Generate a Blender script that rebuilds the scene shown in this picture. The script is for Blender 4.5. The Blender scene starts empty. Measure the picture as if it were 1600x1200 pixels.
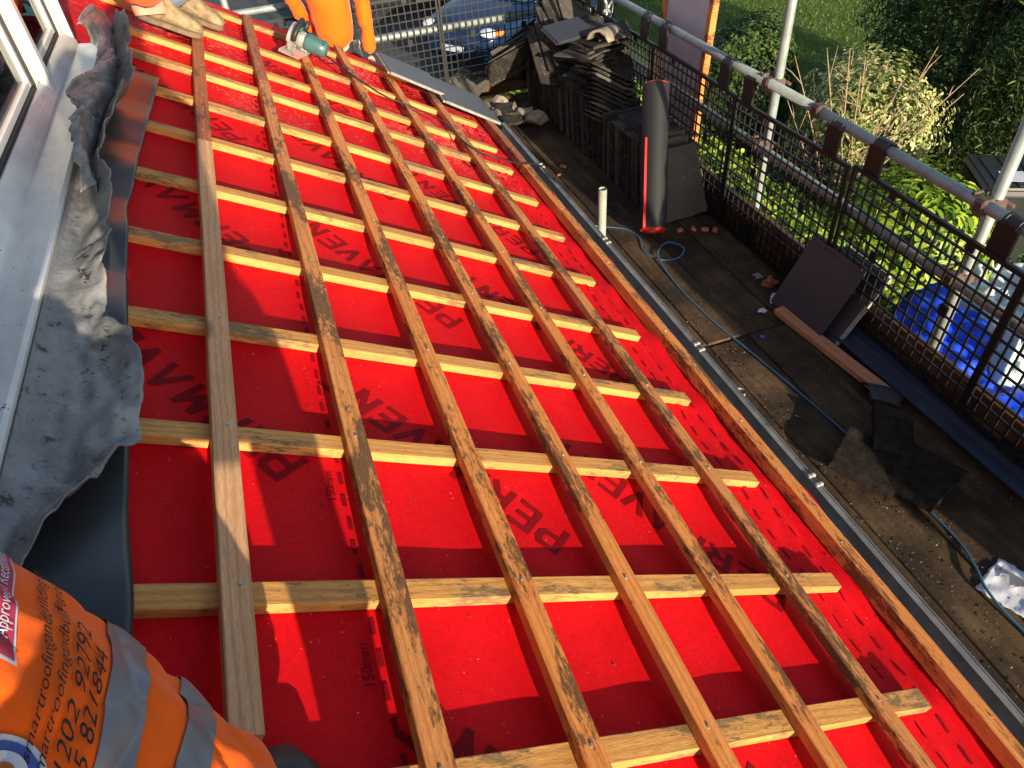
import bpy, bmesh, math, random
import numpy as np
from mathutils import Vector, Matrix, noise
random.seed(7)
R_ = math.radians
scene = bpy.context.scene
col = scene.collection
# ------------------------------------------------------------------ camera
cam_d = bpy.data.cameras.new('camera'); cam = bpy.data.objects.new('camera', cam_d); col.objects.link(cam)
cam_d.sensor_width = 36; cam_d.lens = 25.5; cam_d.clip_start = 0.02; cam_d.clip_end = 400
CAM = Vector((0.3223, -0.7696, 1.0512))
cx, cy, cz = Vector((0.9424, -0.3281, -0.0651)), Vector((0.2676, 0.6226, 0.7354)), Vector((-0.2007, -0.7104, 0.6745))
cam.matrix_world = Matrix(((cx.x, cy.x, cz.x, CAM.x), (cx.y, cy.y, cz.y, CAM.y), (cx.z, cy.z, cz.z, CAM.z), (0, 0, 0, 1)))
scene.camera = cam
# ------------------------------------------------------------------ sky, sun, exposure
LIGHT = Vector((-0.140, 0.957, -0.252)).normalized()
w = bpy.data.worlds.new('World'); scene.world = w; w.use_nodes = True
nt = w.node_tree; bg = nt.nodes['Background']
sky = nt.nodes.new('ShaderNodeTexSky'); sky.sky_type = 'NISHITA'; sky.sun_disc = False
sky.sun_elevation = math.asin(-LIGHT.z); sky.sun_rotation = math.atan2(-LIGHT.x, -LIGHT.y)
nt.links.new(sky.outputs[0], bg.inputs[0]); bg.inputs[1].default_value = 0.11
sl = bpy.data.lights.new('sun', 'SUN'); sl.energy = 5.0; sl.angle = R_(0.5); sl.color = (1.0, 0.85, 0.62)
so = bpy.data.objects.new('sun', sl); col.objects.link(so); so.location = (0, -6, 8)
so.rotation_euler = LIGHT.to_track_quat('-Z', 'Y').to_euler()
vs_ = scene.view_settings
vs_.view_transform = 'Standard'; vs_.look = 'None'; vs_.gamma = 1; vs_.use_curve_mapping = False; vs_.exposure = 0.95

# ------------------------------------------------------------------ frames and helpers
PITCH = R_(29); CP, SP = math.cos(PITCH), math.sin(PITCH)
def rp(u, v, n=0.0):            # roof frame (down the slope, along the eaves, off the slope) -> world
    return Vector((CP*u + SP*n, v, -SP*u + CP*n))
RU, RV, RN = Vector((CP, 0, -SP)), Vector((0, 1, 0)), Vector((SP, 0, CP))
ROOFM = Matrix(((CP, 0, SP, 0), (0, 1, 0, 0), (-SP, 0, CP, 0), (0, 0, 0, 1)))
ZD = -1.35      # scaffold deck
ZG = -3.4       # ground
def tag(o, label=None, cat=None, group=None, kind=None):
    if label: o['label'] = label
    if cat: o['category'] = cat
    if group: o['group'] = group
    if kind: o['kind'] = kind
    return o
def empty(name, loc=(0, 0, 0), mat=None):
    o = bpy.data.objects.new(name, None); col.objects.link(o)
    if mat is not None: o.matrix_world = mat
    else: o.location = loc
    o.empty_display_size = .05
    return o
def obj(name, me, mats=None, parent=None, M=None, smooth=False):
    if isinstance(me, bmesh.types.BMesh):
        m = bpy.data.meshes.new(name); me.normal_update(); me.to_mesh(m); me.free(); me = m
    o = bpy.data.objects.new(name, me); col.objects.link(o)
    if mats is not None and len(me.materials) == 0:
        for m in (mats if isinstance(mats, (list, tuple)) else [mats]): me.materials.append(m)
    if parent is not None: o.parent = parent
    if M is not None: o.matrix_local = M
    if smooth:
        me.polygons.foreach_set('use_smooth', [True]*len(me.polygons))
    return o
def pyd(name, V, F, mats, parent=None, smooth=False, M=None):
    me = bpy.data.meshes.new(name); me.from_pydata([tuple(v) for v in V], [], F); me.update()
    return obj(name, me, mats, parent, M, smooth)
def box(bm, x0, x1, y0, y1, z0, z1, M=None, mi=0, bev=0.0):
    r = bmesh.ops.create_cube(bm, size=1)
    vs = r['verts']
    T = Matrix.Translation(((x0+x1)/2, (y0+y1)/2, (z0+z1)/2)) @ Matrix.Diagonal((x1-x0, y1-y0, z1-z0, 1))
    if M is not None: T = M @ T
    bmesh.ops.transform(bm, matrix=T, verts=vs)
    fs = set(f for v in vs for f in v.link_faces)
    for f in fs: f.material_index = mi
    if bev > 0:
        es = list(set(e for v in vs for e in v.link_edges))
        rr = bmesh.ops.bevel(bm, geom=es, offset=bev, segments=1, affect='EDGES')
        for f in rr['faces']: f.material_index = mi
    return vs
def tube(bm, pts, r, seg=10, mi=0, cap=True):
    pts = [Vector(p) for p in pts]; rings = []
    rr = r if isinstance(r, (list, tuple)) else [r]*len(pts)
    up = Vector((0, 0, 1))
    prev = None
    for i, p in enumerate(pts):
        d = (pts[min(i+1, len(pts)-1)] - pts[max(i-1, 0)]).normalized()
        if prev is None:
            a = d.cross(up) if abs(d.dot(up)) < .95 else d.cross(Vector((1, 0, 0)))
        else:
            a = prev - d*prev.dot(d)
        a.normalize(); b = d.cross(a); prev = a
        rings.append([bm.verts.new(p + (a*math.cos(t)+b*math.sin(t))*rr[i]) for t in [2*math.pi*k/seg for k in range(seg)]])
    for i in range(len(rings)-1):
        for k in range(seg):
            f = bm.faces.new((rings[i][k], rings[i][(k+1) % seg], rings[i+1][(k+1) % seg], rings[i+1][k])); f.material_index = mi; f.smooth = True
    if cap:
        for rg in (rings[0][::-1], rings[-1]):
            f = bm.faces.new(rg); f.material_index = mi
def spline(pts, n=8):
    pts = [Vector(p) for p in pts]; out = []
    for i in range(len(pts)-1):
        p0, p1, p2, p3 = pts[max(i-1, 0)], pts[i], pts[i+1], pts[min(i+2, len(pts)-1)]
        for k in range(n):
            t = k/n
            out.append(.5*((2*p1)+(p2-p0)*t+(2*p0-5*p1+4*p2-p3)*t*t+(3*p1-p0-3*p2+p3)*t**3))
    out.append(pts[-1]); return out
def interp(x, xs, ys):
    return float(np.interp(x, xs, ys))
def fr(origin, xa, za=None, ya=None):     # frame matrix from an x axis and rough z axis
    xa = Vector(xa).normalized(); za = Vector(za) if za is not None else Vector((0, 0, 1))
    ya_ = za.cross(xa).normalized(); za = xa.cross(ya_).normalized()
    o = Vector(origin)
    return Matrix(((xa.x, ya_.x, za.x, o.x), (xa.y, ya_.y, za.y, o.y), (xa.z, ya_.z, za.z, o.z), (0, 0, 0, 1)))

# ------------------------------------------------------------------ materials
class NB:
    def __init__(s, name):
        s.m = bpy.data.materials.new(name); s.m.use_nodes = True
        s.t = s.m.node_tree; s.b = s.t.nodes['Principled BSDF']; s.out = s.t.nodes['Material Output']
    def n(s, ty, **kw):
        nd = s.t.nodes.new('ShaderNode'+ty)
        for k, v in kw.items():
            if k in nd.inputs: nd.inputs[k].default_value = v
            else: setattr(nd, k, v)
        return nd
    def l(s, a, b): s.t.links.new(a, b)
    def coord(s, scale=(1, 1, 1), which='Object', rnd=True):
        tc = s.n('TexCoord'); mp = s.n('Mapping'); mp.inputs['Scale'].default_value = scale
        s.l(tc.outputs[which], mp.inputs['Vector'])
        if rnd:
            oi = s.n('ObjectInfo'); mu = s.n('Math', operation='MULTIPLY'); mu.inputs[1].default_value = 37.0
            s.l(oi.outputs['Random'], mu.inputs[0])
            cb = s.n('CombineXYZ'); s.l(mu.outputs[0], cb.inputs[0]); s.l(mu.outputs[0], cb.inputs[1]); s.l(mu.outputs[0], cb.inputs[2])
            s.l(cb.outputs[0], mp.inputs['Location'])
        return mp.outputs[0]
    def noise(s, vec, scale, detail=4, rough=.55, dist=0):
        n = s.n('TexNoise'); n.inputs['Scale'].default_value = scale; n.inputs['Detail'].default_value = detail
        n.inputs['Roughness'].default_value = rough; n.inputs['Distortion'].default_value = dist
        s.l(vec, n.inputs['Vector']); return n.outputs[0]
    def ramp(s, fac, stops):
        r = s.n('ValToRGB'); cr = r.color_ramp
        while len(cr.elements) < len(stops): cr.elements.new(.5)
        for e, (p, c) in zip(cr.elements, stops):
            e.position = p; e.color = (*c, 1) if len(c) == 3 else c
        s.l(fac, r.inputs[0]); return r.outputs[0]
    def mix(s, fac, a, b, mode='MIX'):
        m = s.n('MixRGB', blend_type=mode)
        for i, x in ((0, fac), (1, a), (2, b)):
            if isinstance(x, (int, float)): m.inputs[i].default_value = x
            elif isinstance(x, tuple): m.inputs[i].default_value = (*x, 1) if len(x) == 3 else x
            else: s.l(x, m.inputs[i])
        return m.outputs[0]
    def bump(s, h, strength=.3, dist=.01):
        b = s.n('Bump'); b.inputs['Strength'].default_value = strength; b.inputs['Distance'].default_value = dist
        s.l(h, b.inputs['Height']); s.l(b.outputs[0], s.b.inputs['Normal'])
    def base(s, c, rough=.6, metal=0, spec=.5):
        if isinstance(c, tuple): s.b.inputs['Base Color'].default_value = (*c, 1)
        else: s.l(c, s.b.inputs['Base Color'])
        if isinstance(rough, (int, float)): s.b.inputs['Roughness'].default_value = rough
        else: s.l(rough, s.b.inputs['Roughness'])
        s.b.inputs['Metallic'].default_value = metal; s.b.inputs['Specular IOR Level'].default_value = spec
        return s.m
def plain(name, c, rough=.6, metal=0, var=.25, scale=8, bump=0.0, bscale=60, spec=.5, dirt=None, dirt_c=(.03, .025, .02)):
    b = NB(name); v = b.coord()
    n = b.noise(v, scale, 5, .6)
    dk = tuple(x*(1-var) for x in c); lt = tuple(min(1, x*(1+var)) for x in c)
    cc = b.ramp(n, [(.3, dk), (.7, lt)])
    if dirt:
        n2 = b.noise(v, scale*2.7, 6, .7)
        cc = b.mix(b.ramp(n2, [(dirt, (0, 0, 0)), (dirt+.12, (1, 1, 1))]), cc, dirt_c)
    if bump: b.bump(b.noise(v, bscale, 4, .6), bump, .004)
    return b.base(cc, rough, metal, spec)
def wood(name, light, dark, mould=.62, mould_c=(.035, .028, .02), band=1.0, rough=.65, grey=.42):
    b = NB(name); v = b.coord((1, 1, 1))
    vl = b.coord((.7, 10, 10))
    n1 = b.noise(vl, 2.2, 6, .6, .6)
    wv = b.n('TexWave', bands_direction='Y'); wv.inputs['Scale'].default_value = 18*band; wv.inputs['Distortion'].default_value = 9; wv.inputs['Detail'].default_value = 3; wv.inputs['Detail Scale'].default_value = .8
    vw = b.coord((.12, 1, 1)); b.l(vw, wv.inputs['Vector'])
    c = b.ramp(n1, [(.25, dark), (.7, light)])
    c = b.mix(b.ramp(wv.outputs['Fac'], [(.0, (.5, .5, .5)), (.55, (0, 0, 0))]), c, tuple(x*.62 for x in dark))
    # knots
    vo = b.n('TexVoronoi'); vo.inputs['Scale'].default_value = 2.1; b.l(b.coord((1, 3.2, 3.2)), vo.inputs['Vector'])
    c = b.mix(b.ramp(vo.outputs['Distance'], [(.05, (.9, .9, .9)), (.11, (0, 0, 0))]), c, tuple(x*.3 for x in dark))
    # saw lines
    sw = b.n('TexWave', bands_direction='X'); sw.inputs['Scale'].default_value = 55; sw.inputs['Distortion'].default_value = .8; b.l(v, sw.inputs['Vector'])
    c = b.mix(b.ramp(sw.outputs['Fac'], [(.0, (.16, .16, .16)), (.4, (0, 0, 0))]), c, dark)
    # stains and mould
    m1 = b.noise(b.coord((2.2, 6, 6)), 1.3, 3, .6); m2 = b.noise(b.coord((9, 30, 30)), 3.2, 6, .75)
    mm = b.mix(.42, m1, m2)
    mk = b.ramp(mm, [(mould-.02, (0, 0, 0)), (mould+.025, (.9, .9, .9))])
    c = b.mix(mk, c, mould_c)
    fine = b.noise(b.coord((14, 160, 160)), 3, 4, .7)
    c = b.mix(b.ramp(fine, [(.36, (.55, .55, .55)), (.6, (0, 0, 0))]), c, tuple(x*.55 for x in dark))
    c = b.mix(b.ramp(m1, [(.50, (0, 0, 0)), (.68, (grey, grey, grey))]), c, (.26, .19, .11))
    b.bump(b.mix(.5, fine, m2), .55, .003)
    return b.base(c, rough, 0, .3)
MT = {}
MT['pine'] = wood('pine_counter_batten', (.74, .375, .115), (.58, .26, .065), .545, (.09, .062, .030))
MT['treated'] = wood('treated_orange_batten', (.78, .31, .085), (.60, .20, .045), .525, (.030, .022, .013), grey=.05)
MT['treated_dirty'] = wood('treated_dirty_batten', (.72, .31, .095), (.52, .19, .055), .508, (.035, .026, .016), grey=.08)
MT['pale'] = wood('new_pale_batten', (.80, .46, .25), (.64, .33, .16), .72, (.08, .055, .04), grey=.1)
MT['brownbat'] = wood('red_brown_batten', (.50, .17, .06), (.34, .10, .038), .56, (.03, .02, .015), grey=.1)
MT['steelnail'] = plain('nail_steel', (.5, .48, .45), .35, .9, .1)
def membrane_mat():
    b = NB('red_roof_membrane'); v = b.coord((1, 1, 1), rnd=False)
    n = b.noise(v, 3, 5, .6); n2 = b.noise(v, 90, 3, .6)
    c = b.ramp(n, [(.3, (.58, .0025, .007)), (.7, (.74, .0035, .009))])
    # sawdust and footmarks
    d = b.noise(v, 1.1, 4, .6); d2 = b.noise(v, 46, 6, .75)
    sx = b.n('SeparateXYZ'); b.l(v, sx.inputs[0])
    reg = b.n('MapRange'); reg.inputs[1].default_value = 2.3; reg.inputs[2].default_value = 3.2; b.l(sx.outputs[1], reg.inputs[0])
    k = b.ramp(b.mix(.5, d, d2), [(.53, (0, 0, 0)), (.60, (.55, .55, .55))])
    k = b.mix(1.0, k, reg.outputs[0], 'MULTIPLY')
    c = b.mix(k, c, (.72, .42, .34))
    sp = b.ramp(b.noise(v, 24, 5, .72), [(.66, (0, 0, 0)), (.72, (.55, .55, .55))])
    c = b.mix(sp, c, (.20, .004, .008))
    c = b.mix(b.ramp(n2, [(.35, (.30, .30, .30)), (.62, (0, 0, 0))]), c, (.34, .002, .005))
    fl = b.ramp(b.noise(v, 130, 2, .5), [(.73, (0, 0, 0)), (.77, (.8, .8, .8))])
    c = b.mix(fl, c, (.70, .30, .22))
    wv = b.n('TexWave', bands_direction='DIAGONAL'); wv.inputs['Scale'].default_value = 130; wv.inputs['Distortion'].default_value = 6; b.l(v, wv.inputs['Vector'])
    b.bump(b.mix(.55, wv.outputs['Fac'], n2), .4, .0022)
    return b.base(c, .66, 0, .12)
MT['membrane'] = membrane_mat()
MT['print'] = plain('dark_red_print', (.20, .003, .007), .7, 0, .15, spec=.1)
MT['lead'] = None
def lead_mat():
    b = NB('weathered_lead'); v = b.coord(rnd=False)
    n = b.noise(v, 7, 6, .65); n2 = b.noise(v, 38, 6, .7)
    c = b.ramp(n, [(.3, (.13, .13, .133)), (.55, (.24, .243, .248)), (.75, (.37, .37, .375))])
    c = b.mix(b.ramp(n2, [(.55, (0, 0, 0)), (.66, (.6, .6, .6))]), c, (.22, .21, .20))
    dd = b.noise(b.coord((1, 1, 1), rnd=False), 17, 8, .78)
    c = b.mix(b.ramp(dd, [(.575, (0, 0, 0)), (.615, (1, 1, 1))]), c, (.045, .034, .025))
    c = b.mix(b.ramp(b.noise(v, 60, 6, .75), [(.60, (0, 0, 0)), (.65, (.9, .9, .9))]), c, (.06, .05, .045))
    b.bump(b.mix(.5, n, n2), .7, .010)
    return b.base(c, .50, .2, .5)
MT['lead'] = lead_mat()
def upvc_mat():
    b = NB('dirty_white_upvc'); v = b.coord(rnd=False)
    n = b.noise(v, 6, 5, .6)
    c = b.ramp(n, [(.3, (.60, .60, .60)), (.6, (.76, .76, .75))])
    vo = b.n('TexVoronoi'); vo.inputs['Scale'].default_value = 34; b.l(v, vo.inputs['Vector'])
    big = b.noise(v, 4.5, 3)
    lim = b.n('Math', operation='MULTIPLY'); b.l(big, lim.inputs[0]); lim.inputs[1].default_value = .32
    lt = b.n('Math', operation='LESS_THAN'); b.l(vo.outputs['Distance'], lt.inputs[0])
    n3 = b.noise(v, 11, 2); l2 = b.n('Math', operation='SUBTRACT'); b.l(n3, l2.inputs[0]); l2.inputs[1].default_value = .36; b.l(l2.outputs[0], lt.inputs[1])
    sp = b.ramp(b.noise(v, 95, 5, .7), [(.66, (0, 0, 0)), (.70, (1, 1, 1))])
    sp = b.mix(1.0, sp, b.ramp(b.noise(v, 9, 3), [(.42, (0, 0, 0)), (.6, (1, 1, 1))]), 'MULTIPLY')
    c = b.mix(sp, c, (.03, .025, .02))
    s2 = b.ramp(b.noise(v, 42, 3, .6), [(.69, (0, 0, 0)), (.72, (1, 1, 1))]); c = b.mix(s2, c, (.02, .018, .016))
    s3 = b.ramp(b.noise(b.coord((6, 1, 6), rnd=False), 5, 5, .7), [(.45, (0, 0, 0)), (.75, (.45, .45, .45))]); c = b.mix(s3, c, (.40, .39, .37))
    return b.base(c, .32, 0, .5)
MT['upvc'] = upvc_mat()
MT['upvc_clean'] = plain('white_window_frame', (.74, .74, .72), .3, 0, .06)
MT['gasket'] = plain('black_gasket', (.015, .015, .016), .5)
MT['dpc'] = plain('black_damp_proof_strip', (.022, .025, .030), .34, 0, .3, 4, .15, 30)
MT['gutter'] = plain('weathered_grey_gutter', (.16, .17, .175), .42, 0, .35, 9, .2, 40, dirt=.6, dirt_c=(.06, .06, .05))
MT['clip'] = plain('pale_gutter_clip', (.36, .36, .34), .4, 0, .15)
MT['tray'] = plain('black_eaves_tray', (.03, .04, .05), .35, 0, .3, 7, .1)
MT['slate'] = plain('smooth_grey_slate', (.085, .092, .105), .55, 0, .12, 5, .12, 80)
MT['slate_edge'] = plain('slate_edge', (.24, .24, .235), .8, 0, .4, 30, .3)
MT['newslate'] = plain('dark_charcoal_slate', (.030, .031, .040), .5, 0, .12, 4, .08, 120)
def oldtile():
    b = NB('old_concrete_tile'); v = b.coord()
    n = b.noise(v, 9, 6, .65); n2 = b.noise(v, 30, 6, .7)
    c = b.ramp(n, [(.3, (.014, .012, .011)), (.55, (.034, .030, .027)), (.78, (.11, .10, .09))])
    c = b.mix(b.ramp(n2, [(.58, (0, 0, 0)), (.7, (.7, .7, .7))]), c, (.20, .185, .15))
    oi = b.n('ObjectInfo'); c = b.mix(b.ramp(oi.outputs['Random'], [(.0, (0, 0, 0)), (.55, (.0, .0, .0)), (1, (.5, .5, .5))]), c, (.17, .155, .135))
    b.bump(b.mix(.5, n, n2), .7, .006); return b.base(c, .85, 0, .2)
MT['oldtile'] = oldtile()
MT['darktile'] = plain('blackened_mossy_tile', (.016, .013, .011), .95, 0, .5, 30, .9, 50, spec=.1, dirt=.66, dirt_c=(.06, .055, .045))
def deckm():
    b = NB('dirty_scaffold_board'); v = b.coord((1, 1, 1)); vl = b.coord((9, .8, 9))
    n = b.noise(vl, 3, 6, .65); d = b.noise(v, 2.3, 6, .65); n2 = b.noise(v, 40, 5, .7)
    c = b.ramp(n, [(.25, (.04, .025, .014)), (.75, (.155, .095, .05))])
    c = b.mix(b.ramp(d, [(.38, (0, 0, 0)), (.58, (.88, .88, .88))]), c, (.024, .016, .011))
    c = b.mix(b.ramp(n2, [(.64, (0, 0, 0)), (.72, (.55, .55, .55))]), c, (.17, .12, .075))
    b.bump(b.mix(.5, n, n2), .6, .006); return b.base(c, .85, 0, .2)
MT['deck'] = deckm()
MT['toe'] = wood('brown_toe_board', (.15, .075, .035), (.09, .042, .02), .60, (.03, .022, .015))
MT['galv'] = plain('galvanised_tube', (.225, .27, .27), .5, .1, .22, 14, .12, 60, dirt=.62, dirt_c=(.17, .15, .13))
MT['rust'] = plain('rusty_coupler', (.10, .066, .055), .7, .3, .4, 20, .4, 60)
MT['plastic'] = plain('black_mesh_plastic', (.009, .009, .010), .42, 0, .2)
MT['blackroll'] = plain('dark_grey_membrane_roll', (.013, .014, .016), .6, 0, .25, 5, .2, 40)
MT['redin'] = plain('red_membrane_inner', (.62, .02, .02), .6, 0, .1)
MT['card'] = plain('cardboard_core', (.55, .42, .28), .8)
MT['trim'] = plain('dark_blue_plastic_trim', (.020, .030, .055), .30, 0, .2, 6)
MT['hose'] = plain('blue_cable', (.04, .12, .20), .4, 0, .2)
MT['blackcable'] = plain('black_cable', (.015, .015, .015), .5)
MT['offcut'] = wood('pink_timber_offcut', (.66, .31, .15), (.54, .24, .11), .78, grey=0)
MT['whitepipe'] = plain('pale_pipe', (.30, .32, .29), .45, 0, .2, 12, dirt=.63, dirt_c=(.3, .28, .22))
MT['orange'] = None
def cloth(name, c, sc=1.0, rough=.8):
    b = NB(name); v = b.coord(rnd=False)
    n = b.noise(v, 6*sc, 4, .55, .5); n2 = b.noise(v, 420, 2)
    cc = b.ramp(n, [(.3, tuple(x*.88 for x in c)), (.7, c)])
    b.bump(b.mix(.85, n2, n), .25, .004)
    b.b.inputs['Sheen Weight'].default_value = .15
    return b.base(cc, rough, 0, .2)
MT['orange'] = cloth('fluorescent_orange_cloth', (1.0, .135, .004))
MT['band'] = plain('grey_reflective_band', (.20, .20, .23), .4, .2, .1, 20)
MT['jeans'] = cloth('faded_blue_denim', (.15, .19, .25), 3)
MT['dark_trouser'] = cloth('dark_work_trousers', (.03, .03, .035), 2)
MT['boot'] = plain('dusty_tan_boot', (.27, .20, .115), .85, 0, .4, 22, .9, 60, dirt=.55, dirt_c=(.13, .09, .05))
MT['sole'] = plain('boot_sole', (.15, .11, .07), .85, 0, .3, 30)
MT['blackboot'] = plain('black_boot', (.02, .02, .022), .55, 0, .3, 20, .3)
MT['skin'] = plain('skin', (.55, .32, .23), .55, 0, .1)
MT['hair'] = plain('brown_hair', (.05, .03, .018), .7, 0, .3, 60, .5, 90)
MT['ink'] = plain('black_ink', (.012, .010, .012), .7)
MT['badge_blue'] = plain('badge_blue', (.05, .08, .33), .6, 0, .1)
MT['badge_white'] = plain('badge_white', (.55, .58, .66), .6, 0, .1)
MT['badge_red'] = plain('badge_red', (.42, .03, .08), .6, 0, .1)
MT['teal'] = plain('teal_saw_plastic', (.05, .125, .13), .4, 0, .15, 20)
MT['alu'] = plain('cast_aluminium', (.62, .61, .58), .35, .7, .15, 20, .2)
MT['handle'] = plain('black_rubber_handle', (.018, .018, .02), .55)
MT['tarp'] = None
def tarpm():
    b = NB('blue_tarpaulin'); v = b.coord(rnd=False); n = b.noise(v, 5, 4)
    wv = b.n('TexWave'); wv.inputs['Scale'].default_value = 60; b.l(v, wv.inputs['Vector'])
    b.bump(b.mix(.7, n, wv.outputs['Fac']), .25, .01)
    return b.base(b.ramp(n, [(.3, (.006, .035, .50)), (.7, (.012, .075, .78))]), .32, 0, .5)
MT['tarp'] = tarpm()
MT['sheet'] = plain('pale_plastic_sheet', (.50, .58, .60), .3, 0, .2, 6)
MT['soil'] = plain('brown_soil', (.10, .065, .035), .95, 0, .5, 12, .8, 30)
MT['panelboard'] = plain('lilac_grey_board', (.50, .46, .52), .6, 0, .12, 5, .1, 30, dirt=.70, dirt_c=(.3, .26, .27))
MT['brick'] = plain('orange_brick_bit', (.42, .14, .06), .85, 0, .3, 20, .4)
MT['rag_o'] = cloth('orange_rag', (.40, .13, .04), 4)
MT['rag_w'] = cloth('white_plastic_scrap', (.60, .62, .70), 4)
MT['rag_g'] = cloth('pale_green_scrap', (.22, .30, .20), 4)
MT['rag_b'] = cloth('bright_blue_scrap', (.06, .14, .60), 4)
MT['bin'] = plain('black_bin_plastic', (.022, .025, .026), .4, 0, .2)
MT['mortar'] = plain('pale_mortar_rubble', (.25, .22, .17), .9, 0, .4, 14, .7, 40)
def leafm(name, cols, rough=.4, trans=.25):
    b = NB(name); g = b.n('NewGeometry')
    c = b.ramp(g.outputs['Random Per Island'], cols)
    b.base(c, rough, 0, .4)
    tr = b.n('BsdfTranslucent'); b.l(c, tr.inputs[0]); mx = b.n('MixShader'); mx.inputs[0].default_value = trans
    b.l(b.b.outputs[0], mx.inputs[1]); b.l(tr.outputs[0], mx.inputs[2]); b.l(mx.outputs[0], b.out.inputs[0]); return b.m
MT['laurel'] = leafm('laurel_leaf', [(0, (.05, .12, .010)), (.35, (.15, .26, .015)), (.75, (.29, .40, .03)), (1, (.42, .50, .07))])
MT['darkleaf'] = leafm('dark_shrub_leaf', [(0, (.018, .045, .012)), (.5, (.05, .10, .022)), (.9, (.13, .18, .04)), (1, (.22, .24, .08))])
MT['varieg'] = leafm('variegated_leaf', [(0, (.07, .13, .03)), (.4, (.20, .26, .07)), (.75, (.46, .45, .17)), (1, (.62, .58, .32))])
MT['conifer'] = leafm('conifer_spray', [(0, (.010, .028, .008)), (.5, (.03, .065, .014)), (.85, (.07, .115, .022)), (1, (.15, .17, .04))])
MT['bark'] = plain('brown_bark', (.10, .07, .045), .9, 0, .4, 20, .6)
MT['twig'] = plain('bare_pale_twig', (.34, .24, .15), .8, 0, .3, 20)
def lawnm():
    b = NB('mown_lawn'); v = b.coord(rnd=False); n = b.noise(v, .6, 5, .6); n2 = b.noise(v, 45, 5, .75)
    c = b.ramp(n, [(.3, (.045, .095, .014)), (.55, (.075, .14, .018)), (.75, (.13, .19, .03))])
    c = b.mix(.35, c, b.ramp(n2, [(.3, (.015, .035, .007)), (.7, (.13, .19, .04))]))
    b.bump(n2, .9, .03); return b.base(c, .9, 0, .2)
MT['lawn'] = lawnm()
MT['grass'] = leafm('grass_blade', [(0, (.05, .10, .012)), (.6, (.11, .18, .025)), (1, (.20, .26, .06))], .5, .3)
def pavem():
    b = NB('brick_paver_drive'); v = b.coord(rnd=False); br = b.n('TexBrick'); br.inputs['Scale'].default_value = 4.5
    br.inputs['Color1'].default_value = (.16, .11, .07, 1); br.inputs['Color2'].default_value = (.10, .075, .05, 1); br.inputs['Mortar'].default_value = (.03, .027, .022, 1); br.inputs['Mortar Size'].default_value = .02
    b.l(v, br.inputs['Vector']); n = b.noise(v, 8, 5); c = b.mix(b.ramp(n, [(.4, (0, 0, 0)), (.7, (.6, .6, .6))]), br.outputs[0], (.06, .055, .045))
    return b.base(c, .9)
MT['paver'] = pavem()
MT['road'] = plain('asphalt', (.05, .05, .052), .9, 0, .25, 6, .4, 120)
MT['render'] = plain('pale_house_render', (.55, .53, .49), .85, 0, .1, 8, .3)
MT['carblue'] = plain('dark_blue_car_paint', (.012, .030, .085), .18, .3, .1)
MT['cargrey'] = plain('dark_grey_car_paint', (.035, .037, .04), .18, .3, .1)
MT['silver'] = plain('silver_trim', (.6, .6, .6), .25, .6, .05)
MT['carglass'] = plain('teal_car_glass', (.03, .10, .12), .05, 0, .1)
MT['tyre'] = plain('tyre_rubber', (.012, .012, .012), .8)
MT['amber'] = plain('amber_lens', (.75, .20, .02), .2)
MT['lamp'] = plain('clear_lamp', (.75, .77, .78), .12, .3)
MT['curtain'] = cloth('grey_net_curtain', (.30, .33, .31), 5)
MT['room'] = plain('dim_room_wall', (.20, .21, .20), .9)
def glassm():
    b = NB('window_glass')
    g = b.n('BsdfGlossy'); g.inputs['Roughness'].default_value = .01; t = b.n('BsdfTransparent'); t.inputs[0].default_value = (.80, .86, .83, 1)
    f = b.n('Fresnel'); f.inputs[0].default_value = 1.55; ad = b.n('Math', operation='ADD'); b.l(f.outputs[0], ad.inputs[0]); ad.inputs[1].default_value = .06
    mx = b.n('MixShader'); b.l(ad.outputs[0], mx.inputs[0]); b.l(t.outputs[0], mx.inputs[1]); b.l(g.outputs[0], mx.inputs[2]); b.l(mx.outputs[0], b.out.inputs[0]); return b.m
MT['glass'] = glassm()

# ================================================================== GROUND
bm = bmesh.new(); box(bm, -120, 160, -120, 160, ZG-.3, ZG)
tag(obj('ground', bm, MT['soil']), kind='structure')
def sheet(name, x0, x1, y0, y1, z, m):
    return tag(pyd(name, [(x0, y0, z), (x1, y0, z), (x1, y1, z), (x0, y1, z)], [(0, 1, 2, 3)], m), kind='structure')
sheet('driveway', -30, 3.6, 3.5, 19.0, ZG+.004, MT['paver'])
sheet('road', -60, 6.4, 10.0, 60, ZG+.010, MT['road'])
sheet('lawn', 6.4, 60, 5.9, 70, ZG+.006, MT['lawn'])
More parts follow.
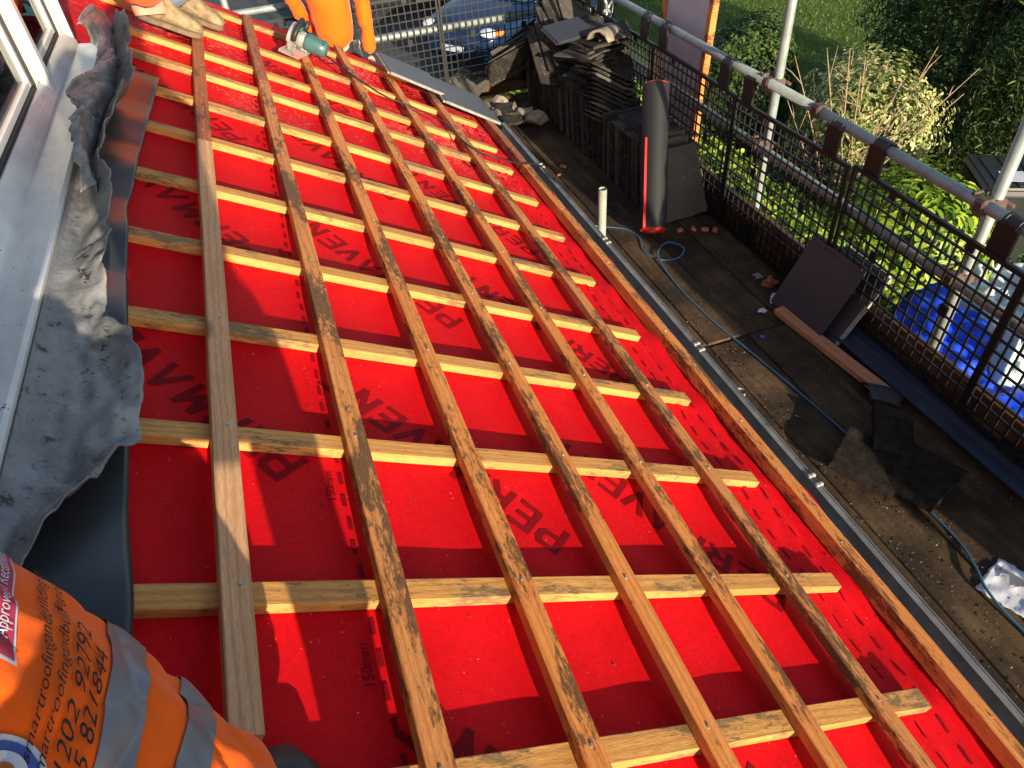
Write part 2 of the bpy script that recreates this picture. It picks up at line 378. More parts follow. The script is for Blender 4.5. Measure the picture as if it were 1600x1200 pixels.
# grass blades on the visible lawn
rng = np.random.default_rng(3)
n = 42000
gx = rng.uniform(6.5, 15, n); gy = rng.uniform(6.0, 17, n); gh = rng.uniform(.03, .075, n); ga = rng.uniform(0, 6.28, n); gl = rng.normal(0, .02, (n, 2))
V = np.zeros((n, 3, 3)); wd = .007
V[:, 0] = np.stack([gx-wd*np.cos(ga), gy-wd*np.sin(ga), np.full(n, ZG+.005)], 1)
V[:, 1] = np.stack([gx+wd*np.cos(ga), gy+wd*np.sin(ga), np.full(n, ZG+.005)], 1)
V[:, 2] = np.stack([gx+gl[:, 0], gy+gl[:, 1], ZG+gh], 1)
def tri_mesh(name, V, k, m, parent=None):
    nn = V.shape[0]; me = bpy.data.meshes.new(name); me.vertices.add(nn*k); me.vertices.foreach_set('co', V.reshape(-1).astype(np.float32))
    return me
def fan_mesh(name, V, faces, m, parent=None):       # V (n,k,3); faces: index tuples local to one piece
    nn, k = V.shape[:2]; me = bpy.data.meshes.new(name)
    me.vertices.add(nn*k); me.vertices.foreach_set('co', V.reshape(-1).astype(np.float32))
    loc = np.concatenate([np.array(f) for f in faces]); tot = np.array([len(f) for f in faces])
    idx = (np.arange(nn)[:, None]*k + loc[None]).reshape(-1)
    me.loops.add(len(idx)); me.loops.foreach_set('vertex_index', idx.astype(np.int32))
    tt = np.tile(tot, nn); st = np.concatenate([[0], np.cumsum(tt)[:-1]])
    me.polygons.add(len(tt)); me.polygons.foreach_set('loop_start', st.astype(np.int32)); me.polygons.foreach_set('loop_total', tt.astype(np.int32))
    me.update(calc_edges=True); me.validate()
    return obj(name, me, m, parent)
g = fan_mesh('grass', V, [(0, 1, 2)], MT['grass']); tag(g, 'short mown grass of the lawn beyond the hedge', 'grass', kind='stuff')

# ================================================================== HOUSE
house = tag(empty('house', (0, 0, 0)), 'house with a white framed window above the stripped red membrane roof', 'house')
UV_ROWS = [-.742, -.347, 0, .396, .793, 1.184, 1.586, 1.996, 2.381, 2.760, 3.071, 3.465, 3.959]    # near edge of each counter batten
UB = [0, .278, .555, .832, 1.100, 1.366]                                                            # upper edge of each tile batten
def sag(u, v):
    d = 0.0
    for a, b_ in zip(UV_ROWS[:-1], UV_ROWS[1:]):
        if a+.05 < v < b_:
            t = (v-a-.05)/(b_-a-.05); k = .5+.5*noise.noise(Vector((u*1.3, a*3.1, 4.0)))
            d = -(.004+.010*k)*math.sin(math.pi*t)**.8
    d += .0022*noise.noise(Vector((u*7, v*5, 1)))
    e = max(0, min(1, (u-1.42)/.15))
    d += e*(.016*noise.noise(Vector((u*17, v*1.2, 8))) + .009*noise.noise(Vector((u*38, v*7, 2))) + .004*noise.noise(Vector((u*70, v*26, 5))))*(1 if u < 1.78 else .4)
    if u > 1.84: d -= (u-1.84)*.35
    if u < -.15: d += .003*noise.noise(Vector((u*9, v*6, 3)))
    return d
V = []; F = []; us_ = np.concatenate([np.arange(-1.0, 1.4, .034), np.arange(1.4, 1.941, .0135)]); vs2 = np.arange(-1.75, 4.235, .03)
nu, nv = len(us_), len(vs2); keep = {}
for j, v in enumerate(vs2):
    for i, u in enumerate(us_):
        uu = u + (0.010*noise.noise(Vector((v*3, 0, 5))) if i == nu-1 else 0)
        V.append((uu, v + (.018*noise.noise(Vector((u*4, 3, 1))) if j == nv-1 else 0), sag(uu, v)))
for j in range(nv-1):
    for i in range(nu-1):
        if us_[i] < -.36 and vs2[j] < 2.58: continue
        a = j*nu+i; F.append((a, a+1, a+nu+1, a+nu))
roof = pyd('roof', V, F, MT['membrane'], house, True, ROOFM)
tag(roof, 'bright red breathable roof membrane under a grid of timber battens')
# boarding and rafters under the sheet
bm = bmesh.new(); box(bm, -1.0, 1.80, -1.75, 4.20, -.14, -.042)
obj('roof_deck', bm, MT['pine'], house, ROOFM)

def batten(name, L, wd, ht, m, seed, nails=(), crooked=.004, end=0.0):
    """local x along the length, y across, z up; a slightly crooked sawn length with eased arrises"""
    rd = random.Random(seed); N = max(4, int(L/.16)); prof = []
    e = .0022
    sec = [(e, 0), (wd-e, 0), (wd, e), (wd, ht-e), (wd-e, ht), (e, ht), (0, ht-e), (0, e)]
    V = []; F = []
    for i in range(N+1):
        t = i/N; x = L*t; dy = crooked*noise.noise(Vector((x*1.1, seed*3.7, 0))); dz = .0012*noise.noise(Vector((x*2, seed, 5)))
        sk = end if i == N else 0
        for k, (y, z) in enumerate(sec):
            jy = .0009*noise.noise(Vector((x*9, k*5.0, seed))); V.append((x + (sk*(y/wd) if sk else 0), y+dy+jy, z+dz+jy*.6))
    for i in range(N):
        for k in range(8):
            a = i*8+k; b_ = i*8+(k+1) % 8; F.append((a, a+8, b_+8, b_))
    F.append(tuple(range(8))); F.append(tuple(N*8+k for k in range(7, -1, -1)))
    me = bpy.data.meshes.new(name); me.from_pydata(V, [], F); me.update()
    bm = bmesh.new(); bm.from_mesh(me); bpy.data.meshes.remove(me)
    bmesh.ops.recalc_face_normals(bm, faces=bm.faces)
    for x in nails:
        y = wd*rd.uniform(.35, .65); r = bmesh.ops.create_cone(bm, cap_ends=True, segments=8, radius1=.0042, radius2=.0036, depth=.004, matrix=Matrix.Translation((x, y, ht+.0008)))
        for f in set(f for v in r['verts'] for f in v.link_faces): f.material_index = 1
    return bm
# counter battens, running down the slope (local x = u, local y = v)
RL = [-.36, -.36, -.36, -.36, -.36, -.36, -.36, -.36, -.36, -.280, -.2806, -.55, -.55]
RE = [2.0, 1.985, 1.978, 1.977, 1.962, 1.961, 1.947, 1.978, 2.005, 1.998, 2.0, 2.003, 1.62]
RSKEW = [0, 0, .004, .006, .006, .004, .006, .004, 0, .006, .004, 0, 0]
RE = [e-.33 for e in RE]
# right-hand ends read on the slope: about u = 1.62
ENDU = [1.62, 1.60, 1.62, 1.62, 1.60, 1.60, 1.59, 1.62, 1.63, 1.63, 1.64, 1.64, 1.30]
for i, v in enumerate(UV_ROWS):
    L = ENDU[i]-RL[i]
    bm = batten('counter_batten', L, .050, .025, None, 11+i*1.7)
    ang = math.atan2(RSKEW[i], 2.0)
    M = ROOFM @ Matrix.Translation((RL[i], v, 0)) @ Matrix.Rotation(ang, 4, 'Z')
    o = obj('counter_batten', bm, [MT['pine'], MT['steelnail']], roof, ROOFM.inverted() @ M)
# tile battens, running along the eaves (local x = v, local y = -u)
TM = ['pale', 'treated_dirty', 'treated', 'treated', 'treated', 'treated_dirty']
for i, u in enumerate(UB):
    v0, v1 = (-1.7, 4.16)
    v0 = [-.235, -1.7, -1.7, -1.7, -1.7, -1.7][i]
    cut = {0: 2.06, 1: 2.0, 2: None, 3: None, 4: None, 5: None}[i]
    v1 = [4.12, 4.02, 3.60, 4.10, 3.74, 3.74][i]
    segs = [(v0, v1, TM[i])]
    if i == 0: segs = [(-.235, 1.93, 'pale'), (1.932, 4.12, 'brownbat')]
    if i == 1: segs = [(-1.7, 2.86, 'treated_dirty'), (2.862, 4.02, 'brownbat')]
    if i == 2: segs = [(-1.7, 3.60, 'treated')]
    for (a, b_, mk) in segs:
        nl = [v+.025-a for v in UV_ROWS if a < v+.025 < b_ and random.random() < .8]
        bm = batten('batten', b_-a, .050, .025, None, 40+i*2.3+a, nl, .005)
        M = Matrix.Translation((u+.050, a, .0252)) @ Matrix.Rotation(R_(90), 4, 'Z')
        obj('batten', bm, [MT[mk], MT['steelnail']], roof, M)
# eaves batten, resting close to the membrane edge
for (a, b_, mk) in ((-1.7, 2.90, 'treated'), (2.92, 4.1, 'brownbat')):
    bm = batten('eaves_batten', b_-a, .062, .042, None, 90+a, [x for x in np.arange(.2, b_-a, .55)], .006)
    obj('eaves_batten', bm, [MT[mk], MT['steelnail']], roof, Matrix.Translation((1.79, a, .0)) @ Matrix.Rotation(R_(90), 4, 'Z'))
# ---- printed words on the membrane (diagonal rows), strokes laid on the sheet
GL = {'P': [[(0, 0), (0, 1), (.62, 1), (.72, .85), (.72, .6), (.6, .45), (0, .45)]],
      'E': [[(.7, 0), (0, 0), (0, 1), (.7, 1)], [(0, .5), (.6, .5)]],
      'R': [[(0, 0), (0, 1), (.62, 1), (.72, .85), (.72, .6), (.6, .45), (0, .45)], [(.38, .45), (.74, 0)]],
      'M': [[(0, 0), (.12, 1), (.45, .3), (.78, 1), (.9, 0)]],
      'A': [[(0, 0), (.36, 1), (.74, 0)]],
      'V': [[(0, 1), (.37, 0), (.74, 1)]],
      'N': [[(0, 0), (0, 1), (.66, 0), (.66, 1)]],
      'T': [[(0, 1), (.75, 1)], [(.375, 1), (.375, 0)]]}
def stroke_quads(pts, wd, put, V, F, step=.02):
    for (x0, y0), (x1, y1) in zip(pts[:-1], pts[1:]):
        L = math.hypot(x1-x0, y1-y0); dx, dy = (x1-x0)/L, (y1-y0)/L; nx, ny = -dy*wd/2, dx*wd/2
        x0 -= dx*wd*.35; y0 -= dy*wd*.35; L2 = L+wd*.7; k = max(1, int(L2/step)); base = len(V)
        for i in range(k+1):
            t = L2*i/k; px, py = x0+dx*t, y0+dy*t
            V.append(put(px+nx, py+ny)); V.append(put(px-nx, py-ny))
        for i in range(k): F.append((base+2*i, base+2*i+1, base+2*i+3, base+2*i+2))
dirw = Vector((-.66, .75)).normalized(); upw = Vector((-dirw.y, dirw.x))
for k in range(-1, 4):
    for m in range(-2, 6):
        P0 = Vector((.195+.61*k, .385-.185*k+.915*m))
        V = []; F = []; xo = 0
        for li, ch in enumerate('PERMAVENT'):
            for ip, st in enumerate(GL[ch]):
                lift = .0012 + .00025*((li+ip) % 2)
                def put(x, y, lift=lift):
                    q = P0+dirw*x+upw*y; return (q.x, q.y, sag(q.x, q.y)+lift)
                stroke_quads([(xo+x*.070, y*.082) for x, y in st], .0165, put, V, F)
            xo += .098 if ch == 'M' else .080
        # keep what lies on the sheet
        F2 = [f for f in F if all(-.34 < V[i][0] < 1.5 and -1.6 < V[i][1] < 4.15 and (V[i][0] > -.3 or V[i][1] > 2.6) for i in f)]
        if F2: pyd('lettering', V, F2, MT['print'], roof)
# dashed printed lines along the lap
for (u0, du, dl, gap) in ((.262, .010, .032, .062), (1.545, .008, .040, .075), (1.632, .008, .040, .075)):
    V = []; F = []
    v = -1.6
    while v < 4.1:
        b_ = len(V); jit = .002*math.sin(v*40)
        for (a, c) in ((0, 0), (du, 0), (du, dl), (0, dl)):
            V.append((u0+a+jit, v+c, sag(u0+a+jit, v+c)+.0016))
        F.append((b_, b_+1, b_+2, b_+3)); v += gap
    tag(pyd('dash_print', V, F, MT['print'], roof), kind='stuff')
def text_mesh(s, size, font_shear=0.0):
    cu = bpy.data.curves.new('t', 'FONT'); cu.body = s; cu.size = size; cu.shear = font_shear; cu.resolution_u = 3
    o = bpy.data.objects.new('t', cu); col.objects.link(o)
    dg = bpy.context.evaluated_depsgraph_get(); me = bpy.data.meshes.new_from_object(o.evaluated_get(dg))
    bpy.data.objects.remove(o); bpy.data.curves.remove(cu); return me
def roof_text(s, size, u, v, ang, name='lettering', m='print', lift=.0018):
    me = text_mesh(s, size); c, sn = math.cos(ang), math.sin(ang)
    for vt in me.vertices:
        x, y = vt.co.x, vt.co.y; uu, vv = u+c*x-sn*y, v+sn*x+c*y; vt.co = (uu, vv, sag(uu, vv)+lift)
    me.materials.clear(); me.materials.append(MT[m]); obj(name, me, None, roof)
for k, v in enumerate((-.15, .27, 1.27, 2.2)): roof_text('150mm', .028, .25, v, R_(90))
for v in (-.25, .0, .6, 1.3, 2.0): roof_text('100mm', .022, 1.735, v, R_(90))
# grading stamp on the front of a counter batten
me = text_mesh('TIMBER  GRADED BS5534  25x50  C16', .017)
M = ROOFM @ Matrix.Translation((.20, 2.381-.0006+.0075, .0045)) @ Matrix.Rotation(R_(90), 4, 'X')
me.materials.clear(); me.materials.append(MT['brownbat'])
obj('grading_stamp', me, None, roof, ROOFM.inverted() @ M)

# ---- gutter and eaves tray
def sweep(prof, y0, y1, n, closed=True, wob=0.0):
    V = []; F = []; k = len(prof)
    for j in range(n+1):
        y = y0+(y1-y0)*j/n; wz = wob*noise.noise(Vector((0, y*.8, 2)))
        for (x, z) in prof: V.append((x, y, z+wz))
    for j in range(n):
        for i in range(k if closed else k-1):
            a = j*k+i; b_ = j*k+(i+1) % k; F.append((a, a+k, b_+k, b_))
    if closed: F += [tuple(range(k)), tuple(n*k+i for i in range(k-1, -1, -1))]
    return V, F
gx0, gz = 1.655, -1.022
arc = [(gx0+.0575*(1-math.cos(math.pi*i/10))*1.0, gz-.058*math.sin(math.pi*i/10)) for i in range(11)]
lip = [(gx0+.115, gz-.006), (gx0+.098, gz+.001), (gx0+.098, gz+.005), (gx0+.118, gz+.005), (gx0+.119, gz+.008), (gx0+.123, gz+.008), (gx0+.122, gz-.006), (gx0+.118, gz-.006)]
outer = [(gx0+.0575+.0605*math.cos(math.pi*i/10), gz-.003-.061*math.sin(math.pi*i/10)) for i in range(11)]
V, F = sweep(arc+lip+outer, -1.9, 3.98, 30, True, .004)
gut = pyd('gutter', V, F, MT['gutter'], house)
bm = bmesh.new(); bm.from_mesh(gut.data); bmesh.ops.recalc_face_normals(bm, faces=bm.faces); bm.to_mesh(gut.data); bm.free()
for y in (.50, 1.31, 2.27, 3.24, -.45):
    bm = bmesh.new()
    for dy in (-.022, .022):
        box(bm, gx0+.112, gx0+.130, y+dy-.008, y+dy+.008, gz-.014, gz+.013, bev=.004)
        box(bm, gx0+.100, gx0+.112, y+dy-.008, y+dy+.008, gz+.002, gz+.012, bev=.003)
    box(bm, gx0-.004, gx0+.126, y-.008, y+.008, gz-.068, gz-.058)
    obj('gutter_clip', bm, MT['clip'], gut)
V = []; F = []
prof = [(1.82, -.030), (1.88, -.036), (1.915, -.048), (1.935, -.085), (1.935, -.090), (1.912, -.053), (1.878, -.041), (1.82, -.035)]
prof = [(CP*u+SP*n_, -SP*u+CP*n_) for u, n_ in prof]
V, F = sweep(prof, -1.8, 4.0, 30, True, .003)
pyd('eaves_tray', V, F, MT['tray'], house)
bm = bmesh.new(); box(bm, 1.60, 1.625, -1.8, 4.1, -1.2, -.93); obj('fascia', bm, MT['upvc_clean'], house)
bm = bmesh.new(); box(bm, -6, 1.52, -1.72, 4.05, ZG, -1.10); obj('wall', bm, MT['render'], house)

# ---- wall, window, sill on the upper side
XS, ZS, YE = -.262, .226, 2.63
bm = bmesh.new(); box(bm, -.62, -.335, -3.2, YE-.02, -.4, .20); obj('wall', bm, MT['render'], house)
bm = bmesh.new(); box(bm, -.62, -.36, -3.2, YE, 1.45, 2.6); obj('wall', bm, MT['render'], house)
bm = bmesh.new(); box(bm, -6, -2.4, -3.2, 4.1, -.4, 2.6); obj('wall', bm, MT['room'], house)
win = empty('window', (0, 0, 0)); win.parent = house
# moulded sill
prof = [(-.36, .200), (-.275, .200), (XS, .203), (XS+.002, ZS-.006), (XS-.006, ZS), (-.338, ZS+.008), (-.345, ZS+.0085), (-.36, ZS+.010)]
V, F = sweep(prof, -3.0, YE-.03, 20); s_ = pyd('sill', V, F, MT['upvc'], win)
prof = [(-.345, .215), (-.3455, .246), (-.352, .256), (-.375, .292), (-.42, .292), (-.42, .215)]
V, F = sweep(prof, -3.0, YE-.025, 20); pyd('frame', V, F, MT['upvc'], win)
def post(name, y0, y1, x0, x1, z0, z1, m, bev=.006):
    bm = bmesh.new(); box(bm, x0, x1, y0, y1, z0, z1, bev=bev); return obj(name, bm, m, win)
post('frame', 2.53, 2.60, -.425, -.372, .290, 1.42, MT['upvc_clean'])
mul = post('mullion', 1.93, 2.065, -.425, -.378, .29, 1.42, MT['upvc_clean'])
bm = bmesh.new(); box(bm, -.378, -.352, 1.985, 2.030, .252, 1.42, bev=.004); obj('cover_strip', bm, MT['upvc_clean'], mul)
post('frame', -3.0, YE-.03, -.425, -.372, 1.38, 1.45, MT['upvc_clean'])
post('frame', 2.600, 2.625, -.62, -.352, .24, 1.42, MT['upvc_clean'])
for (a, b_) in ((-2.9, 1.93), (2.065, 2.53)):
    for (y0, y1, z0, z1) in ((a, a+.012, .30, 1.38), (b_-.012, b_, .30, 1.38), (a+.012, b_-.012, .292, .304), (a+.012, b_-.012, 1.37, 1.38)):
        post('gasket', y0, y1, -.402, -.379, z0, z1, MT['gasket'], 0)
    for (y0, y1, z0, z1) in ((a+.012, a+.04, .304, 1.37), (b_-.04, b_-.012, .304, 1.37), (a+.04, b_-.04, .304, .330), (a+.04, b_-.04, 1.345, 1.37)):
        post('bead', y0, y1, -.410, -.386, z0, z1, MT['upvc_clean'], .004)
    bm = bmesh.new(); box(bm, -.404, -.398, a+.04, b_-.04, .33, 1.345); obj('pane', bm, MT['glass'], win)
    V = []; F = []; N = int((b_-a)/.02)
    for i in range(N+1):
        y = a+.02+(b_-a-.04)*i/N; x = -.66+.022*math.sin(y*52)+.014*math.sin(y*23+1)
        V += [(x, y, .2), (x+.01*math.sin(y*31), y, 1.42)]
    for i in range(N): F.append((2*i, 2*i+2, 2*i+3, 2*i+1))
    pyd('curtain', V, F, MT['curtain'], win, True)
# ---- lead flashing: a dressed sheet whose free edge is peeled up and crumpled
ev = [-.6, -.1, .04, .13, .20, .33, .45, .54, .60, .75, .88, 1.0, 1.2, 1.40, 1.56, 1.80, 1.95, 2.12, 2.35, 2.50, 2.62, 2.80]
eu = [-.27, -.275, -.28, -.25, -.205, -.135, -.13, -.140, -.165, -.20, -.235, -.225, -.24, -.272, -.285, -.240, -.222, -.225, -.245, -.255, -.285, -.31]
eh = [.03, .035, .04, .05, .05, .045, .05, .05, .06, .065, .07, .08, .10, .13, .15, .17, .17, .165, .15, .15, .17, .14]
V = []; F = []; NV, NS = 230, 26
for j in range(NV+1):
    v = -.6+3.38*j/NV
    e_u = interp(v, ev, eu) + .014*noise.noise(Vector((v*9, 1, 3))) + .008*noise.noise(Vector((v*26, 4, 3)))
    e_h = interp(v, ev, eh) + .014*noise.noise(Vector((v*10, 7, 3)))
    u_a = -.325
    for i in range(NS+1):
        t = i/NS
        u = u_a+(e_u-u_a)*t
        # from the wall upstand, down into a trough, up again to the peeled edge
        h = .040 + .012*(1-t)**4 + e_h*.75*max(0, (t-.35)/.65)**1.5
        k = min(1, t*1.6)
        cr = noise.noise(Vector((u*8, v*5.5, 2)))*.024 + abs(noise.noise(Vector((u*17, v*9, 6))))*.030 + abs(noise.noise(Vector((u*30, v*17, 3))))*.020 + abs(noise.noise(Vector((u*55, v*34, 8))))*.008 + noise.noise(Vector((u*38, v*24, 9)))*.006
        fold = .020*math.sin(v*15+3*noise.noise(Vector((0, v*2, 1))))*t*t
        V.append((u+.012*k*noise.noise(Vector((v*7, u*9, 1)))*t, v+.02*k*noise.noise(Vector((v*8, u*8, 5))), h+k*cr*(.45+.75*t)+fold*.7))
        if t == 0: V[-1] = (u_a, v, .06)
W1 = NS+1
for j in range(NV):
    for i in range(NS):
        a = j*W1+i; F.append((a, a+1, a+W1+1, a+W1))
ld = pyd('lead_flashing', V, F, MT['lead'], house, True, ROOFM)
sm = ld.modifiers.new('thick', 'SOLIDIFY'); sm.thickness = .003
# torn plates of lead bent up over the sill at the far end
LP = [((-.408, 2.328, .20), (-.392, 3.05, .06)), ((-.403, 2.252, .20), (-.35, 3.0, .06)), ((-.348, 2.369, .12), (-.304, 2.83, .06)), ((-.32, 2.29, .10), (-.292, 2.492, .06)), ((-.328, 2.036, .15), (-.272, 2.45, .06)), ((-.377, 1.702, .19), (-.266, 2.326, .06)), ((-.377, 1.598, .19), (-.262, 2.167, .06)), ((-.337, 1.614, .15), (-.288, 1.836, .07)), ((-.357, 1.462, .18), (-.287, 1.77, .07)), ((-.345, 1.397, .17), (-.29, 1.613, .07)), ((-.324, 1.309, .15), (-.29, 1.419, .08)), ((-.297, 1.218, .10), (-.263, 1.243, .06))]
V = []; F = []; NJ = 88; NI = 16
for j in range(NJ+1):
    q = (len(LP)-1)*j/NJ; k = min(len(LP)-2, int(q)); t = q-k
    Lp = Vector(LP[k][0]).lerp(Vector(LP[k+1][0]), t); Rp = Vector(LP[k][1]).lerp(Vector(LP[k+1][1]), t)
    for i in range(NI+1):
        a = i/NI; p = Lp.lerp(Rp, a); p.z += .03*math.sin(a*math.pi)
        p += Vector((.3, .6, 1))*(.020*noise.noise(Vector((j*.16, a*2.2, 4)))+.014*abs(noise.noise(Vector((j*.35, a*5, 9))))+.005*noise.noise(Vector((j*.9, a*11, 2))))
        if a < .3: p += Vector((.012, .05, 0))*(noise.noise(Vector((j*.22, 3, 1)))*(1-a/.3))
        V.append(p)
for j in range(NJ):
    for i in range(NI):
        a = j*(NI+1)+i; F.append((a, a+1, a+NI+2, a+NI+1))
fl = pyd('lead_flap', V, F, MT['lead'], house, True, ROOFM); fl.modifiers.new('thick', 'SOLIDIFY').thickness = .003
# ---- black damp proof strip lapping over the batten ends
dv = [-1.0, .0, .22, .816, 1.11, 1.30, 1.36, 1.5, 1.735, 2.1, 2.54, 2.56]
du_ = [-.118, -.123, -.137, -.166, -.178, -.186, -.190, -.178, -.172, -.150, -.125, -.124]
V = []; F = []; NV = 150
for j in range(NV+1):
    v = -1.0+3.55*j/NV; ue = interp(v, dv, du_)
    over = 0
    for r in UV_ROWS:
        d = abs(v-(r+.025)); over = max(over, 1-max(0, d-.03)/.17)
    for i in range(13):
        t = i/12; u = -.285+(ue+.285)*t
        V.append((u, v, .008+.022*max(0, over)+.006*noise.noise(Vector((u*4, v*7, 3)))*t+.003))
for j in range(NV):
    for i in range(12):
        a = j*13+i; F.append((a, a+1, a+14, a+13))
dp = pyd('damp_proof_strip', V, F, MT['dpc'], house, True, ROOFM); dp.modifiers.new('thick', 'SOLIDIFY').thickness = .002

# ================================================================== SLATES LAID AT THE EAVES
def slate_bm(wx, wy, th=.022, edge=True):
    bm = bmesh.new(); box(bm, 0, wx, 0, wy, 0, th, bev=.003)
    for i, y in enumerate((.0,)):
        pass
    for f in bm.faces:
        if abs(f.normal.z) < .5: f.material_index = 1
    # interlock ribs along one side and a nib rail at the head
    box(bm, -.016, -.001, .01, wy-.01, 0, th*.55, mi=1); box(bm, .004, wx-.004, wy-.03, wy-.012, -.012, -.0005, mi=0)
    return bm
# (u, v, width along u, length along v)
SL = [(1.10, 3.62, .33, .44, .058, 'smooth grey slate laid on the battens, upper one of the pair by the verge'),
      (1.435, 3.62, .335, .44, .058, None)]
tiles = [((1.10, 3.70, .078), .36, .40, 'grey slate laid at the roof corner, the one farther up the slope'),
         ((1.445, 3.585, .054), .395, .50, 'grey slate laid at the roof corner, lower one touching the gutter')]
for (p0, wu, wv, lab) in tiles:
    o = obj('slate', slate_bm(wu, wv, .02), [MT['slate'], MT['slate_edge']], None, ROOFM @ Matrix.Translation(p0) @ Matrix.Rotation(R_(2.5), 4, 'Y'))
    tag(o, lab, 'slate', 'new grey slates laid at the eaves')

# ================================================================== SCAFFOLD
sc = tag(empty('scaffold', (2.2, 1, ZD)), 'tube scaffold with boarded deck and guard rails along the eaves', 'scaffold')
scI = Matrix.Translation((-2.2, -1, -ZD))
def scp(name, bm, m): return obj(name, bm, m, sc, scI)
rd = random.Random(5)
XB = [1.60, 1.825, 2.05, 2.275, 2.50]
def board(x0, x1, y0, y1, z, rot=None):
    bm = bmesh.new(); box(bm, x0, x1, y0, y1, z-.038, z, bev=.004)
    vs = bmesh.ops.subdivide_edges(bm, edges=[e for e in bm.edges if e.calc_length() > .6], cuts=8)
    for v in bm.verts: v.co.z += .003*noise.noise(v.co*1.7); v.co.x += .002*noise.noise(v.co*1.1+Vector((3, 3, 3)))
    return bm
for i, x in enumerate(XB):
    for (a, b_) in ((-3.0, 1.628+rd.uniform(-.004, .004)), (1.642, 5.28)):
        dz = rd.uniform(-.006, .006)
        scp('deck_board', board(x+.003, x+(.222 if i < 4 else .2435), a, b_, ZD+dz), MT['deck'])
for k in range(4):
    scp('deck_board', board(-1.6, 1.59, 4.32+k*.235, 4.32+k*.235+.225, ZD+rd.uniform(-.004, .004)), MT['deck'])
# toe boards
def toe(x0, x1, y0, y1, z0, z1):
    bm = bmesh.new(); box(bm, x0, x1, y0, y1, z0, z1, bev=.004); scp('toe_board', bm, MT['toe'])
toe(2.745, 2.783, -3, 1.62, ZD-.02, ZD+.225); toe(2.745, 2.783, 1.63, 5.2, ZD-.02, ZD+.225); toe(-1.6, 2.70, 5.34, 5.378, ZD, ZD+.2)
def pole(a, b_, name='guard_rail', r=.0242):
    bm = bmesh.new(); a, b_ = Vector(a), Vector(b_); tube(bm, [a, a.lerp(b_, .33), a.lerp(b_, .66), b_], r, 14); scp(name, bm, MT['galv'])
XR, YR = 2.755, 5.33
pole((XR, -3.0, -.452), (XR, 2.02, -.424)); pole((XR, 2.03, -.424), (XR, 5.5, -.445)); pole((XR, -3.0, -.775), (XR, 5.45, -.770))
pole((-1.5, YR, -.402), (2.0, YR, -.40)); pole((-1.5, YR, -.728), (2.9, YR, -.742)); 
XP = XR+.055
for y, top in ((1.03, .13), (2.445, 1.2), (-1.3, 1.0), (4.9, .0), (5.42, -.6)):
    if y < 5: pole((XP, y, ZG), (XP, y, top), 'standard')
pole((.15, YR+.055, ZG), (.15, YR+.055, .4), 'standard'); pole((2.83, 5.40, ZG), (2.83, 5.40, -.28), 'standard')
for y in (-1.3, 1.03, 2.445, 4.9, 1.7): pole((1.5, y+.06, ZD-.065), (3.05, y+.06, ZD-.065), 'transom')
for y in (-1.3, 1.03, 2.445, 4.9):
    for z in (-.435, -.772):
        bm = bmesh.new()
        box(bm, XR-.032, XR+.034, y-.028, y+.028, z-.034, z+.034, bev=.012)
        box(bm, XP-.034, XP+.034, y-.034, y+.034, z-.026, z+.026, bev=.012)
        tube(bm, [(XR-.02, y+.045, z+.036), (XR+.075, y+.045, z+.036)], .008, 6); tube(bm, [(XP+.04, y-.05, z), (XP+.04, y+.06, z)], .009, 6)
        box(bm, XP+.028, XP+.05, y+.02, y+.045, z-.016, z+.016, bev=.003); scp('coupler', bm, MT['rust'])
bm = bmesh.new(); box(bm, XR-.031, XR+.031, 2.0, 2.06, -.455, -.393, bev=.012); scp('rail_joiner', bm, MT['rust'])
# ---- brick guard panels: black plastic mesh hung on the rails
def guard_mesh(W, Hh, seed, solid=True):
    rd = random.Random(seed); bm = bmesh.new(); t = .0032; nx = 18; nz = 13
    dx = W/nx; dz = Hh/nz
    def bar(x0, x1, z0, z1, th=t): box(bm, x0, x1, -th, th, z0, z1)
    for i in range(1, nx):
        x = i*dx; bar(x-.0036, x+.0036, .012, Hh-.012, .004)
    for k in range(1, nz):
        z = k*dz; bar(.012, W-.012, z-.0036, z+.0036, .0048)
    for (x0, x1, z0, z1) in ((0, .016, 0, Hh), (W-.016, W, 0, Hh), (.016, W-.016, Hh-.020, Hh), (.016, W-.016, 0, .012)): box(bm, x0, x1, -.008, .008, z0, z1)
    for fx in (.27, .73):      # solid plates moulded into the mesh
        for fz in (.04, .52, .93):
            w_ = .075 if fz < .1 else .04; h_ = .10 if fz < .1 else .05
            box(bm, fx*W-w_/2, fx*W+w_/2, -.005, .005, fz*Hh-h_/2+.03, fz*Hh+h_/2+.03)
    return bm
def clip_bm():
    bm = bmesh.new()
    pts = [(math.cos(a)*.0285, math.sin(a)*.0285) for a in [R_(x) for x in range(-20, 205, 25)]]
    for (a0, b0), (a1, b1) in zip(pts[:-1], pts[1:]):
        V = [bm.verts.new((x, y, z)) for (y, z) in ((a0, b0), (a1, b1), (a1*1.22, b1*1.22), (a0*1.22, b0*1.22)) for x in (-.04, .04)]
        for q in ((0, 2, 3, 1), (4, 5, 7, 6), (0, 4, 6, 2), (1, 3, 7, 5), (0, 1, 5, 4), (2, 6, 7, 3)): bm.faces.new([V[i] for i in q])
    box(bm, -.048, .048, -.040, -.027, -.115, .004); 
    for x in (-.03, .03): tube(bm, [(x, -.034, -.05), (x, -.036, .0), (x, -.020, .030), (x, .012, .034), (x, .032, .012)], .0042, 6)
    bmesh.ops.recalc_face_normals(bm, faces=bm.faces); return bm
gme = bpy.data.meshes.new('brick_guard'); b_ = guard_mesh(.955, .775, 1); b_.to_mesh(gme); b_.free(); gme.materials.append(MT['plastic'])
cme = bpy.data.meshes.new('rail_clip'); b_ = clip_bm(); b_.to_mesh(cme); b_.free(); cme.materials.append(MT['plastic'])
